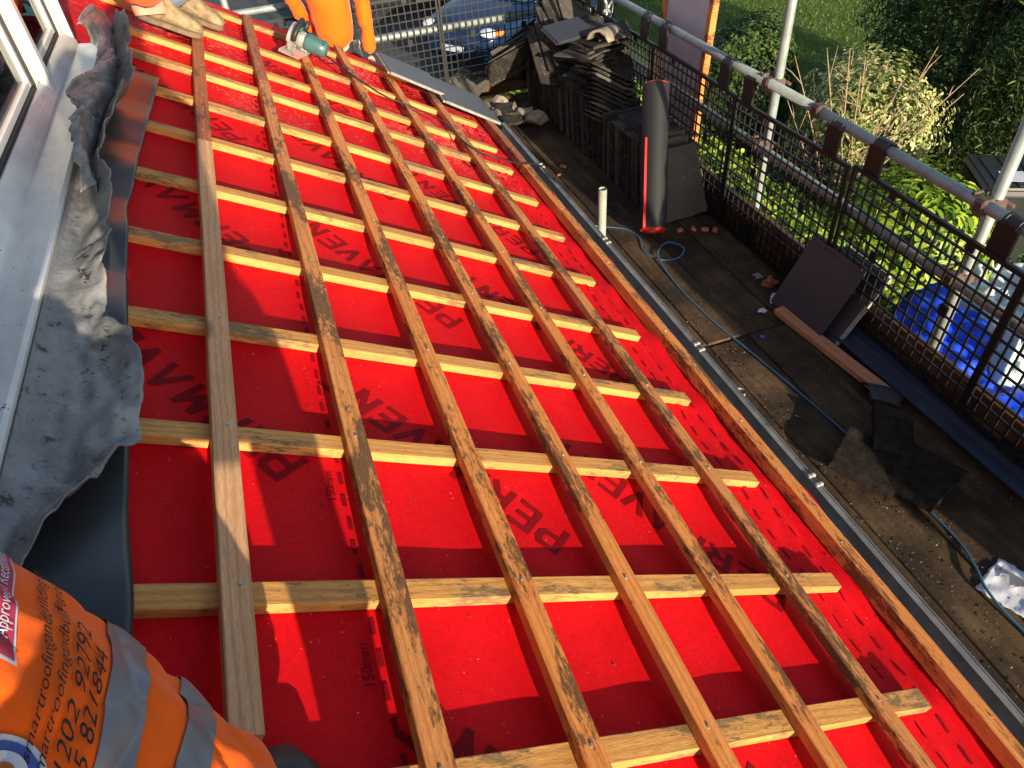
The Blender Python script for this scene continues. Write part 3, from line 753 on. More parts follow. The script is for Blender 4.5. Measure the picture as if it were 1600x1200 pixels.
glab = {0: 'black plastic mesh guard hung on the rail beside the blue tarpaulin', 1: 'black plastic mesh guard behind the leaning charcoal slates',
        2: 'black plastic mesh guard between the standing membrane roll and the leaning slates', 3: 'black plastic mesh guard beside the tall tile stack and the lilac board', 4: 'black plastic mesh guard at the far corner behind the stack',
        -1: 'black plastic mesh guard nearest the camera at the right picture edge', -2: 'black plastic mesh guard outside the picture at the near end', -3: 'black plastic mesh guard farthest behind the camera'}
for k in range(-3, 5):
    y = .735+.955*(k-0) + .003*k - .0
    e = tag(empty('brick_guard', (2.712, y, -1.325)), glab[k], 'mesh guard', 'black mesh guards along the scaffold rail')
    e.rotation_euler = (0, R_(rd.uniform(-1, 1)), R_(90)+R_(rd.uniform(-.6, .6)))
    if k == 4: e.location.y = 4.56; e.scale.x = .74
    o = bpy.data.objects.new('mesh', gme); col.objects.link(o); o.parent = e
    for fx in (.16, .90):
        c = bpy.data.objects.new('rail_clip', cme); col.objects.link(c); c.parent = e; c.location = (fx*.955, -.041, .887); c.rotation_euler = (0, 0, R_(180))
for k in range(4):
    x = 2.66-.955*(k+1)
    lb = ['at the corner before the blue car', 'right of the standing worker', 'behind the standing worker', 'left of the standing worker'][k]
    e = tag(empty('brick_guard', (x, 5.285, -1.235)), 'black mesh guard on the end rail '+lb, 'mesh guard', 'black mesh guards on the end rail')
    e.rotation_euler = (0, R_(rd.uniform(-.8, .8)), 0)
    o = bpy.data.objects.new('mesh', gme); col.objects.link(o); o.parent = e; o.scale = (1, 1, 1.0)
    for fx in (.16, .88):
        c = bpy.data.objects.new('rail_clip', cme); col.objects.link(c); c.parent = e; c.location = (fx*.955, .042, .832)

# ================================================================== OLD TILES
def tile_bm(W=.33, L=.40, th=.020, seed=0, chip=True):
    """interlocking concrete tile: slab with a raised side roll, a side lock and nibs; x width, y length, z thickness"""
    rd = random.Random(seed); nx, ny = 8, 3; bm = bmesh.new(); top = []; bot = []
    px = [0, .04, .10, .16, .22, .27, .30, .315, W]
    pz = [th*.5, th, th*1.0, th*.92, th*1.0, th*1.05, th*1.6, th*1.5, th*.7]
    for j in range(ny+1):
        y = L*j/ny; rt = []; rb = []
        for i in range(nx+1):
            jx = rd.uniform(-.004, .004) if j in (0, ny) else 0
            rt.append(bm.verts.new((px[i], y+jx, pz[i]+rd.uniform(-.001, .001)))); rb.append(bm.verts.new((px[i], y+jx, max(0, pz[i]-th))))
        top.append(rt); bot.append(rb)
    for j in range(ny):
        for i in range(nx):
            bm.faces.new((top[j][i], top[j][i+1], top[j+1][i+1], top[j+1][i])); bm.faces.new((bot[j][i], bot[j+1][i], bot[j+1][i+1], bot[j][i+1]))
    for j in range(ny):
        bm.faces.new((top[j][0], top[j+1][0], bot[j+1][0], bot[j][0])); bm.faces.new((top[j][nx], bot[j][nx], bot[j+1][nx], top[j+1][nx]))
    for i in range(nx):
        bm.faces.new((top[0][i], bot[0][i], bot[0][i+1], top[0][i+1])); bm.faces.new((top[ny][i], top[ny][i+1], bot[ny][i+1], bot[ny][i]))
    for x in (.06, .24): box(bm, x, x+.03, L-.04, L-.018, -.012, 0)
    return bm
ORD = ['first', 'second', 'third', 'fourth', 'fifth', 'sixth', 'seventh', 'eighth', 'ninth', 'tenth', 'eleventh', 'twelfth', 'thirteenth', 'fourteenth', 'fifteenth', 'sixteenth', 'seventeenth', 'eighteenth', 'nineteenth', 'twentieth', 'twenty-first']
tme = []
for s in range(4):
    m_ = bpy.data.meshes.new('stacked_tile'); b_ = tile_bm(.33+.01*(s % 2), .385+.015*s, .018+.002*(s % 3), s); b_.to_mesh(m_); b_.free(); m_.materials.append(MT['oldtile']); tme.append(m_)
def tile(M, label, group, s=None):
    o = bpy.data.objects.new('stacked_tile', tme[random.randrange(4) if s is None else s]); col.objects.link(o); o.matrix_world = M
    return tag(o, label, 'roof tile', group)
# long row standing on edge (thickness along y, leaning a little)
y = 3.02; k = 0
rowtiles = []
SEG = [(3.02, 3.62, 'nearest block of the row on edge, behind the membrane roll'), (3.62, 4.42, 'middle block of the row standing on edge'), (4.42, 5.14, 'far block of the row standing on edge by the corner')]
while y < 5.12:
    lean = R_(90 - random.uniform(1, 6) - (4 if y < 3.2 else 0))
    M = Matrix.Translation((2.355+random.uniform(-.012, .012), y, ZD+.004)) @ Matrix.Rotation(R_(random.uniform(-2.5, 2.5)), 4, 'Z') @ Matrix.Rotation(lean, 4, 'X') @ Matrix.Rotation(R_(random.uniform(-1.5, 1.5)), 4, 'Z')
    k += 1
    th_ = str(k)+('th' if 10 < k % 100 < 14 else {1: 'st', 2: 'nd', 3: 'rd'}.get(k % 10, 'th'))
    tile(M, 'old dark tile standing on edge, '+th_+' from the near end of the row', 'old tiles standing on edge in the long row')
    y += random.uniform(.030, .043)
# second row behind it, next to the guard, only tops in view
# loose tiles tipped over the row: a fan leaning to the right
for i in range(12):
    M = fr((2.28+.012*i, 3.62+.028*i, -.955+.022*i), (.82, -.32, -.48), (.50+.02*i, .15, .86)) @ Matrix.Rotation(R_(random.uniform(-6, 6)), 4, 'Z')
    tile(M, 'old brown tile tipped over the row, '+ORD[i]+' of the fan from the roll', 'tipped fan of old tiles')
for i in range(21):
    M = Matrix.Translation((2.46+random.uniform(-.06, .05), 3.97+random.uniform(-.06, .06), -.90+.0165*i)) @ Matrix.Rotation(R_(random.uniform(-28, 28)+8), 4, 'Z') @ Matrix.Rotation(R_(random.uniform(-6, 6)), 4, 'X') @ Matrix.Rotation(R_(random.uniform(-5, 5)), 4, 'Y') @ Matrix.Diagonal((random.uniform(.55, .82), random.uniform(.5, .75), .62, 1))
    tile(M, 'old tile lying flat in the pile by the guard, '+ORD[i]+' from the bottom', 'flat pile of old tiles')
for i in range(12):
    M = fr((2.20+.024*i+random.uniform(-.03, .03), 4.36+.016*i+random.uniform(-.05, .05), -.93+.018*i), (.72, .25, -.30), (-.35-.03*i, -.5, .62)) @ Matrix.Rotation(R_(random.uniform(-8, 8)), 4, 'Z')
    tile(M, 'old tile leaning in the far heap on the row, '+ORD[i]+' from the left', 'far heap of old tiles')
for i in range(6):
    M = fr((2.20+.04*i, 4.75+.05*i, -.80+.02*i), (.8, .3, -.25), (-.85, .1, .5)) @ Matrix.Rotation(R_(random.uniform(-8, 8)+40), 4, 'Z') @ Matrix.Diagonal((.8, .8, 1, 1))
    tile(M, 'old tile leaning at the back of the heap by the corner, '+ORD[i]+' from the left', 'back of the heap of old tiles')
for i in range(16):
    x, y = random.uniform(2.20, 2.58), random.uniform(3.75, 4.75); z = -.93+.02*i*(.6 if y < 4.1 else 1.0)
    M = fr((x, y, z), (random.uniform(.4, 1), random.uniform(-.6, .6), random.uniform(-.35, .15)), (random.uniform(-.5, .5), random.uniform(-.5, .3), .8)) @ Matrix.Diagonal((random.uniform(.45, .75), random.uniform(.35, .6), .55, 1))
    tile(M, 'thin broken tile thrown on the heap above the row, '+ORD[i]+' from the bottom', 'broken tiles thrown on the heap')
o = obj('slate', slate_bm(.30, .22, .022), [MT['newslate'], MT['newslate']], None, fr((2.22, 4.05, -.60), (.96, .18, .02), (.05, -.25, .95)))
tag(o, 'smooth blue-grey slate lying flat on top of the old tile heap', 'slate')
# broken ridge piece on the very top of the flat pile
def ridge_piece(M, label, L=.26, r=.10, m='oldtile', spread=150, name='ridge_tile', th=.016, cat='ridge tile'):
    V = []; F = []; N = 9; K = 5; rd2 = random.Random(L*100)
    for j in range(K+1):
        for i in range(N+1):
            a = R_(90-spread/2+spread*i/N)
            for rr in (r, r+th): V.append((L*j/K+(rd2.uniform(-.012, .012) if j in (0, K) else 0), math.cos(a)*rr, math.sin(a)*rr))
    S = 2*(N+1)
    for j in range(K):
        for i in range(N):
            a = j*S+2*i; F += [(a, a+2, a+S+2, a+S), (a+1, a+S+1, a+S+3, a+3)]
        F += [(j*S, j*S+S, j*S+S+1, j*S+1), (j*S+2*N, j*S+2*N+1, j*S+S+2*N+1, j*S+S+2*N)]
    for i in range(N):
        a = 2*i; F += [(a, a+1, a+3, a+2)]; a += K*S; F += [(a, a+2, a+3, a+1)]
    o = pyd(name, V, F, MT[m], None, True, M); 
    b2 = bmesh.new(); b2.from_mesh(o.data); bmesh.ops.recalc_face_normals(b2, faces=b2.faces); b2.to_mesh(o.data); b2.free()
    return tag(o, label, cat)
ridge_piece(fr((2.45, 3.93, -.60), (.75, .55, -.1)), 'broken grey ridge tile lying on the summit of the tile pile', .22, .075, 'mortar')
# broad tile leaning on the near end of the row, right of the roll
for i in range(3):
    M = fr((2.395+.012*i, 2.775+.045*i, ZD+.012), (1, .07, 0), (.0, -.86, .50))
    tile(M, ['broad old tile leaning on the row end, front one of three right of the roll', 'old tile leaning second behind the front one, right of the roll', 'old tile leaning third, against the row end right of the roll'][i], None, 1 if i else 3)
for i in range(2):
    M = fr((2.40+.05*i, 3.02+.03*i, -.975+.02*i), (1, .15, -.1), (.05, -.1, 1))
    tile(M, ['flat old tile capping the near end of the row', 'upper of the two flat tiles capping the near end of the row'][i], None)
# dark ridge tiles on the deck near the camera
for i, (o_, xa, za, lab) in enumerate((((2.20, .50, ZD+.012), (.80, .55, .02), (.10, -.08, 1), 'blackened mossy tile lying flat on the deck beside the blue cable'),
                                    ((2.27, .38, ZD+.045), (.90, .30, .10), (-.16, .10, 1), 'blackened tile lying crosswise on top of the flat one by the cable'),
                                    ((2.40, .62, ZD+.02), (.55, .70, .05), (.22, -.2, 1), 'dark broken tile on the deck tucked under the edge of the blue trim'))):
    bm = tile_bm(.33, .36 if i < 2 else .24, .024, 20+i)
    bmesh.ops.scale(bm, vec=(.78, .72, 1.1), verts=bm.verts)
    for v in bm.verts: v.co += Vector((.006, .006, .004))*noise.noise(v.co*22+Vector((i, 0, 0)))
    tag(obj('stacked_tile', bm, MT['darktile'], None, fr(o_, xa, za)), lab, 'roof tile')
ridge_piece(fr((2.47, 1.02, ZD+.025), (.26, -.10, -.08)), 'small dark curved tile piece resting on the end of the timber offcut', .15, .06, 'newslate', 120, 'tile_fragment', .010, 'tile piece')
# rubble at the far end of the deck
RB = [(1.86, 5.10), (1.93, 4.95), (2.05, 4.92), (2.00, 5.12), (2.12, 4.78), (2.16, 4.62), (2.08, 4.70), (1.95, 4.75), (2.20, 4.50), (2.02, 4.58)]
for i, (x, y) in enumerate(RB):
    if i % 3 == 0:
        M = fr((x-.1, y, ZD+.03+.02*(i % 4)), (.6, random.uniform(-.8, .8), random.uniform(-.1, .25)), (random.uniform(-.4, .4), random.uniform(-.4, .4), 1)) @ Matrix.Diagonal((.6, .7, 1, 1))
        tile(M, 'broken tile in the rubble heap behind the corner slates, '+ORD[i//3]+' from the end rail', 'tile rubble at the deck end')
    else:
        bm = bmesh.new(); bmesh.ops.create_icosphere(bm, subdivisions=2, radius=1)
        for v in bm.verts:
            q = v.co.copy(); v.co = Vector((q.x*.085, q.y*.055, q.z*.045))*(1+.55*noise.noise(q*1.3+Vector((i*3, 1, 2)))); v.co.z += .01*noise.noise(q*4)
        o = obj('mortar_lump', bm, MT['mortar'], None, Matrix.Translation((x, y, ZD+.05+.02*(i % 3))) @ Matrix.Rotation(i*1.1, 4, 'Z') @ Matrix.Rotation(i*.5, 4, 'X'))
        tag(o, 'pale lump of broken mortar in the rubble heap, number '+ORD[i].replace('first', 'one').replace('second', 'two')+' from the end rail' if False else 'pale broken mortar lump, '+ORD[i-1-i//3]+' listed from the end rail towards the camera', 'rubble', 'mortar lumps at the deck end')
bm = bmesh.new(); box(bm, 0, .36, 0, .07, 0, .03, bev=.004)
tag(obj('timber_offcut', bm, MT['deck'], None, fr((1.80, 5.0, ZD+.09), (.9, -.25, .04))), 'grey weathered timber offcut lying on the mortar rubble', 'offcut')

# ================================================================== THINGS ON THE DECK
# roll of membrane leaning on the stack
r0, r1 = Vector((2.262, 2.655, ZD+.062)), Vector((2.515, 3.20, -.645))
roll = tag(empty('membrane_roll', r0), 'dark grey roll of roof membrane with red inside leaning against the tile row', 'roll')
ax = (r1-r0).normalized(); Lr = (r1-r0).length
FRM = fr((0, 0, 0), ax, (-1, 0, 0))
bm = bmesh.new(); N = 64; V = []; F = []
for i in range(N+1):
    a = 2*math.pi*i/N*1.06; rr = .080-.0004*i/N+.0012*noise.noise(Vector((i*.3, 0, 0)))
    for x in (0, Lr): V.append((x+.004*noise.noise(Vector((i*.2, x, 3))), math.cos(a)*rr, math.sin(a)*rr))
for i in range(N): F.append((2*i, 2*i+1, 2*i+3, 2*i+2))
pyd('sheet', V, F, MT['blackroll'], roll, True, FRM)
bm = bmesh.new()
for rr in np.arange(.028, .079, .0062):
    pts = [(.0+.004*math.sin(rr*900), math.cos(a)*rr, math.sin(a)*rr) for a in np.linspace(0, 2*math.pi, 25)]
    for x in (0, Lr-.002): tube(bm, [(p[0]+x, p[1], p[2]) for p in pts], .0033, 5, cap=False)
tag(obj('inner_layers', bm, MT['redin'], roll, FRM), kind='stuff')
bm = bmesh.new(); tube(bm, [(-.002, 0, 0), (Lr+.002, 0, 0)], .026, 16); obj('core', bm, MT['card'], roll, FRM)
bm = bmesh.new(); sd = FRM.inverted() @ Vector((-.9, -.45, .1)).normalized()
aa = math.atan2(sd.z, sd.y)
V = [(0.01, math.cos(aa+.1)*.079, math.sin(aa+.1)*.079), (Lr*.62, math.cos(aa+.1)*.079, math.sin(aa+.1)*.079), (Lr*.62, math.cos(aa)*.088, math.sin(aa)*.088), (0.0, math.cos(aa)*.094, math.sin(aa)*.094)]
o = pyd('loose_edge', V, [(0, 1, 2, 3)], MT['redin'], roll, False, FRM); o.modifiers.new('t', 'SOLIDIFY').thickness = .002
# leaning charcoal slates
for i, (x, y, wu, tilt, lab) in enumerate(((2.535, 1.455, .36, 62, 'large charcoal slate leaning against the mesh guard, front one'), (2.585, 1.375, .30, 58, 'charcoal slate leaning behind the front slate, chipped along its lower side'))):
    # local x along y (width), y up the lean
    up = Vector((math.cos(R_(tilt)), 0.0, math.sin(R_(tilt)))); xa = Vector((-.04, 1, 0)); nn = xa.cross(up)
    M = Matrix(((xa.x, up.x, nn.x, x), (xa.y, up.y, nn.y, y), (xa.z, up.z, nn.z, ZD+.012), (0, 0, 0, 1)))
    bm = slate_bm(wu, .42, .022 if i == 0 else .028)
    o = obj('slate', bm, [MT['newslate'], MT['newslate'] if i == 0 else MT['slate_edge']], None, M); tag(o, lab, 'slate', 'charcoal slates leaning on the guard')
bm = batten('timber_offcut', .735, .062, .034, None, 77, (), .002)
tag(obj('timber_offcut', bm, MT['offcut'], None, fr((2.485, 1.72, ZD+.006), (.06, -.735, .012))), 'fresh pinkish timber offcut lying on the deck in front of the charcoal slates', 'offcut')
# dark blue plastic trim lying along the guard
prof = [(0, 0), (.075, 0), (.078, .02), (.135, .026), (.150, .022), (.150, .030), (.135, .034), (.070, .030), (.060, .012), (0, .008)]
V = []; F = []; K = len(prof)
for j in range(21):
    t = j/20
    for (a, z) in prof: V.append((a, -1.9*t, z))
for j in range(20):
    for i in range(K):
        a = j*K+i; b2 = j*K+(i+1) % K; F.append((a, b2, b2+K, a+K))
F += [tuple(range(K)), tuple(20*K+i for i in range(K-1, -1, -1))]
o = pyd('plastic_trim', V, F, MT['trim'], None, False, fr((2.60, 1.46, ZD+.05), (.99, .025, .06), (0, 0, 1)))
tag(o, 'long dark blue plastic trim lying on the deck along the mesh guard', 'trim')
# blue cable on the deck
hp = [(1.83, 3.02, ZD+.10), (1.98, 2.93, ZD+.02), (2.06, 2.90, ZD), (2.16, 2.82, ZD), (2.19, 2.70, ZD), (2.15, 2.55, ZD), (2.20, 2.42, ZD), (2.30, 2.40, ZD), (2.37, 2.47, ZD+.006), (2.33, 2.56, ZD+.006), (2.25, 2.53, ZD+.012), (2.18, 2.42, ZD+.012), (2.155, 2.14, ZD), (2.165, 1.82, ZD), (2.205, 1.51, ZD), (2.24, 1.24, ZD), (2.27, .95, ZD), (2.288, .64, ZD), (2.304, .29, ZD), (2.264, .14, ZD+.012), (2.226, .04, ZD+.014), (2.23, -.12, ZD), (2.26, -.6, ZD)]
bm = bmesh.new(); tube(bm, [p+Vector((0, 0, .009)) for p in spline(hp, 8)], .0055, 7)
tag(obj('cable', bm, MT['hose'], None), 'thin blue cable snaking along the scaffold deck', 'cable')
def crumple(name, loc, r, m, label, cat, seed, flat=.5, group=None):
    bm = bmesh.new(); bmesh.ops.create_icosphere(bm, subdivisions=3, radius=1)
    for v in bm.verts:
        q = v.co.copy(); k = 1+.75*noise.noise(q*1.6+Vector((seed, 0, 0)))+.3*noise.noise(q*4+Vector((0, seed, 0)))
        v.co = Vector((q.x*r*k, q.y*r*k*.8, max(-.2, q.z)*r*k*flat))
    return tag(obj(name, bm, MT[m], None, Matrix.Translation(loc) @ Matrix.Rotation(seed, 4, 'Z')), label, cat, group)
crumple('rag', (2.62, 1.96, ZD+.012), .040, 'rag_o', 'crumpled brown orange rag on the deck by the toe board', 'rag', 3, .8)
crumple('rag', (2.605, 2.05, ZD+.010), .022, 'rag_g', 'small pale green scrap beside the orange rag', 'scrap', 5, .5)
crumple('plastic_scrap', (2.58, 1.83, ZD+.010), .045, 'rag_w', 'crumpled white plastic scrap left of the leaning charcoal slate', 'plastic scrap', 7, .4)
crumple('plastic_scrap', (2.45, 1.77, ZD+.008), .022, 'rag_w', 'small greyish plastic scrap on the deck below the white scrap', 'plastic scrap', 9, .25)
crumple('plastic_scrap', (2.33, 1.585, ZD+.006), .013, 'rag_b', 'tiny bright blue scrap on the deck by the cable', 'plastic scrap', 11, .4)
for i, (x, y, s, lab) in enumerate(((2.45, 2.66, .020, 'leftmost small orange brick chip at the foot of the leaning tile'), (2.53, 2.64, .022, 'pale pinkish brick chip at the foot of the leaning tile'), (2.59, 2.60, .024, 'larger orange brick chip near the toe board'), (2.64, 2.57, .022, 'rightmost orange brick chip beside the toe board'), (2.13, 3.78, .022, 'orange brick chip on the deck in front of the tile row, larger of two'), (2.06, 3.68, .015, 'small copper coloured chip on the deck in front of the tile row'))):
    bm = bmesh.new(); box(bm, -s, s, -s*.65, s*.65, 0, s*.9, bev=s*.25)
    for v in bm.verts: v.co += Vector((1, 1, .3))*s*.3*noise.noise(v.co*60+Vector((i, 2, 3)))
    tag(obj('brick_chip', bm, MT['brick'], None, Matrix.Translation((x, y, ZD+.005)) @ Matrix.Rotation(i*1.3, 4, 'Z')), lab, 'brick chip', 'brick chips on the deck')
# white printed packaging near the picture edge
pk = tag(empty('packaging', (2.33, .02, ZD+.010)), 'torn white plastic packaging with grey print under the blue cable', 'packaging')
V = []; F = []
for j in range(19):
    for i in range(13):
        a, b2 = i/12-.5, j/18-.5
        r_ = 1-.12*abs(noise.noise(Vector((a*5, b2*5, 1)))) if max(abs(a), abs(b2)) > .42 else 1
        V.append((a*.19*r_, b2*.20*r_, .010*noise.noise(Vector((a*5, b2*5, 3)))+.006*noise.noise(Vector((a*15, b2*13, 3)))))
for j in range(18):
    for i in range(12):
        q = j*13+i; F.append((q, q+1, q+14, q+13))
PM = Matrix.Rotation(R_(22), 4, 'Z')
pks = pyd('wrapper', V, F, plain('dirty_white_wrapper', (.62, .64, .72), .45, 0, .1, 6, 0, 60, dirt=.63), pk, True, PM); pks.modifiers.new('t', 'SOLIDIFY').thickness = .0015
for poly in ([(-.01, .02), (.045, -.03), (.045, .05)], [(.055, -.06), (.085, -.08), (.085, -.03)], [(-.02, -.03), (.03, -.075), (.035, -.045)]):
    pyd('printed_mark', [(x, y, .0155) for x, y in poly], [(0, 1, 2)], plain('grey_print', (.16, .17, .20), .5), pk, False, PM)
# pale pipes by the gutter
bm = bmesh.new(); tube(bm, [(1.862, 2.53, -1.30), (1.862, 2.53, -.86)], .0235, 16, cap=False); tube(bm, [(1.862, 2.53, -1.30), (1.862, 2.53, -.86)], .0205, 16, cap=False)
o = obj('pipe', bm, MT['whitepipe'], None); tag(o, 'pale upright pipe standing just outside the gutter near the membrane roll', 'pipe')
sc_children = [c for c in sc.children if abs(c.matrix_local.translation.x+2.2) < 9 and c.name.startswith('standard')]
bm = bmesh.new(); tube(bm, [(1.885, 1.13, -1.345), (1.885, 1.13, -1.17)], .024, 16, cap=False); tube(bm, [(1.885, 1.13, -1.345), (1.885, 1.13, -1.17)], .021, 16, cap=False)
tag(obj('pipe', bm, MT['whitepipe'], None), 'short open pale pipe end rising beside the middle of the gutter', 'pipe')
# lilac board with timber edges outside the guard
pb = tag(empty('board_panel', (2.86, 3.28, -1.3)), 'lilac grey board with orange timber edges standing outside the guard', 'board')
for nm, (a, b2, c, d, e_, f_), m in (('sheet', (.0, .022, .05, .55, 0, 1.30), 'panelboard'), ('edge_timber', (-.012, .032, .0, .048, -.02, 1.28), 'treated'), ('edge_timber', (-.012, .032, .552, .60, -.02, 1.32), 'treated')):
    bm = bmesh.new(); box(bm, a, b2, c, d, e_, f_, bev=.003); obj(nm, bm, MT[m], pb, Matrix.Rotation(R_(3), 4, 'Y') @ Matrix.Translation((0, 0, -.05)))

# ================================================================== CIRCULAR SAW AND ITS CABLE
saw = empty('circular_saw'); tag(saw, 'teal and silver circular saw standing on the far battens', 'circular saw')
S0 = rp(.475, 3.53, .052)
saw.matrix_world = fr(S0, RU*.95-RV*.42, RN) @ Matrix.Diagonal((.82, .82, .82, 1))
def sp(name, bm, m, smooth=False): return obj(name, bm, MT[m], saw, None, smooth)
bm = bmesh.new(); box(bm, -.02, .115, -.10, .17, 0, .005, bev=.002); box(bm, -.02, -.014, -.10, .17, .005, .018); box(bm, -.02, .115, .165, .171, .005, .022); sp('shoe', bm, 'alu')
def disc(bm, c, r, x0, x1, a0=0, a1=360, seg=24, r_in=0):
    pts = [(math.cos(R_(a0+(a1-a0)*i/seg)), math.sin(R_(a0+(a1-a0)*i/seg))) for i in range(seg+1)]
    A = [bm.verts.new((x0, c[0]+p[0]*r, c[1]+p[1]*r)) for p in pts]; B = [bm.verts.new((x1, c[0]+p[0]*r, c[1]+p[1]*r)) for p in pts]
    for i in range(seg): bm.faces.new((A[i], A[i+1], B[i+1], B[i]))
    bm.faces.new(A[::-1]); bm.faces.new(B)
bm = bmesh.new(); disc(bm, (.03, .085), .098, .0, .040, -8, 188); bmesh.ops.bevel(bm, geom=[e for e in bm.edges if e.calc_length() < .03], offset=.006, segments=2, affect='EDGES'); sp('upper_guard', bm, 'alu')
bm = bmesh.new(); disc(bm, (.03, .085), .088, .016, .018, 0, 360, 40); sp('blade', bm, 'alu')
bm = bmesh.new(); disc(bm, (.03, .085), .080, .006, .034, 175, 330); sp('lower_guard', bm, 'alu')
bm = bmesh.new(); tube(bm, [(.040, .03, .10), (.07, .03, .10), (.10, .03, .10)], [.050, .052, .046], 16); sp('gear_housing', bm, 'alu')
bm = bmesh.new(); tube(bm, [(.098, .03, .10), (.11, .03, .10), (.20, .03, .10), (.235, .03, .10), (.245, .03, .10)], [.050, .055, .055, .050, .036], 20); mo = sp('motor', bm, 'teal')
for a in range(0, 360, 30):
    pass
bm = bmesh.new()
for a in (60, 85, 110, 135): box(bm, .205, .225, -.004, .004, .046, .0535, Matrix.Translation((0, .03, .10)) @ Matrix.Rotation(R_(a-90), 4, 'X'))
obj('vent', bm, MT['handle'], mo)
bm = bmesh.new(); tube(bm, spline([(.03, .10, .15), (.04, .07, .195), (.05, .01, .215), (.055, -.06, .19), (.055, -.10, .14), (.05, -.085, .10)], 5), .017, 12); sp('handle', bm, 'handle')
bm = bmesh.new(); tube(bm, [(.05, .13, .13), (.055, .135, .16), (.06, .14, .20)], [.014, .018, .017], 12); sp('front_knob', bm, 'handle')
bm = bmesh.new(); box(bm, .04, .07, -.02, .03, .15, .175, bev=.004); sp('trigger_block', bm, 'teal')
cp = [rp(.62, 3.60, .10), rp(.675, 3.70, .075), rp(.79, 3.445, .075), rp(.97, 3.255, .062), rp(1.12, 3.235, .060), rp(1.285, 3.13, .062), rp(1.36, 2.87, .058), rp(1.50, 2.81, .055), rp(1.68, 2.855, .05), rp(1.84, 2.93, .055), rp(1.95, 2.99, .01), rp(2.10, 3.05, -.06), Vector((1.83, 3.02, ZD+.12))]
cp[0] = saw.matrix_world @ Vector((.245, .03, .10))
bm = bmesh.new(); tube(bm, spline(cp, 8), .0048, 7)
tag(obj('power_cable', bm, MT['blackcable'], None), 'black power cable of the saw trailing over the battens to the gutter', 'cable')

# ================================================================== PLANTS
def leaf_cloud(name, P, N, size, m, parent, seed, aspect=.42, fold=.25, spread=.7):
    rng = np.random.default_rng(seed); n = len(P)
    N = N+rng.normal(0, spread, N.shape); N /= np.linalg.norm(N, axis=1, keepdims=True)
    A = rng.normal(0, 1, (n, 3)); A -= (A*N).sum(1, keepdims=True)*N; A /= np.linalg.norm(A, axis=1, keepdims=True); B = np.cross(N, A)
    L = (size*rng.uniform(.65, 1.25, n))[:, None]; Wd = L*aspect/2
    V = np.zeros((n, 6, 3))
    V[:, 0] = P; V[:, 1] = P+A*L*.35-B*Wd+N*Wd*fold; V[:, 2] = P+A*L*.75-B*Wd*.8+N*Wd*fold
    V[:, 3] = P+A*L-N*L*.08; V[:, 4] = P+A*L*.75+B*Wd*.8+N*Wd*fold; V[:, 5] = P+A*L*.35+B*Wd+N*Wd*fold
    return fan_mesh(name, V, [(0, 1, 2, 3), (0, 3, 4, 5)], m, parent)
def blob_points(n, c, r, seed, rough=.22, freq=1.6, shell=.35, zmin=None):
    rng = np.random.default_rng(seed); D = rng.normal(0, 1, (n, 3)); D /= np.linalg.norm(D, axis=1, keepdims=True)
    k = np.array([1+rough*noise.noise(Vector(d*freq)+Vector((seed, 0, 0)))+rough*.8*noise.noise(Vector(d*freq*3)+Vector((0, seed, 0))) for d in D])
    t = 1-shell*rng.random(n)**1.5
    P = np.array(c)+D*np.array(r)*(k*t)[:, None]
    if zmin is not None: P[:, 2] = np.maximum(P[:, 2], zmin+rng.uniform(0, .1, n))
    return P, D
def shrub(name, c, r, n, size, m, label, cat, seed, trunk=True, **kw):
    e = tag(empty(name, (c[0], c[1], ZG)), label, cat)
    T = Matrix.Translation((-c[0], -c[1], -ZG))
    P, D = blob_points(n, c, r, seed, kw.pop('rough', .22), kw.pop('freq', 1.6), kw.pop('shell', .35), ZG+.05)
    o = leaf_cloud('crown', P, D, size, MT[m], e, seed, **kw); o.matrix_local = T
    bm = bmesh.new(); rr = random.Random(seed)
    for i in range(7):
        a = rr.uniform(0, 6.28); q = Vector((c[0]+math.cos(a)*r[0]*.5, c[1]+math.sin(a)*r[1]*.5, c[2]+r[2]*.3))
        b0 = Vector((c[0]+.1*math.cos(a), c[1]+.1*math.sin(a), ZG)); tube(bm, spline([b0, b0.lerp(q, .5)+Vector((rr.uniform(-.1, .1), rr.uniform(-.1, .1), .1)), q], 4), [.03-.022*k/8 for k in range(9)], 6)
    obj('trunk', bm, MT['bark'], e, T); return e
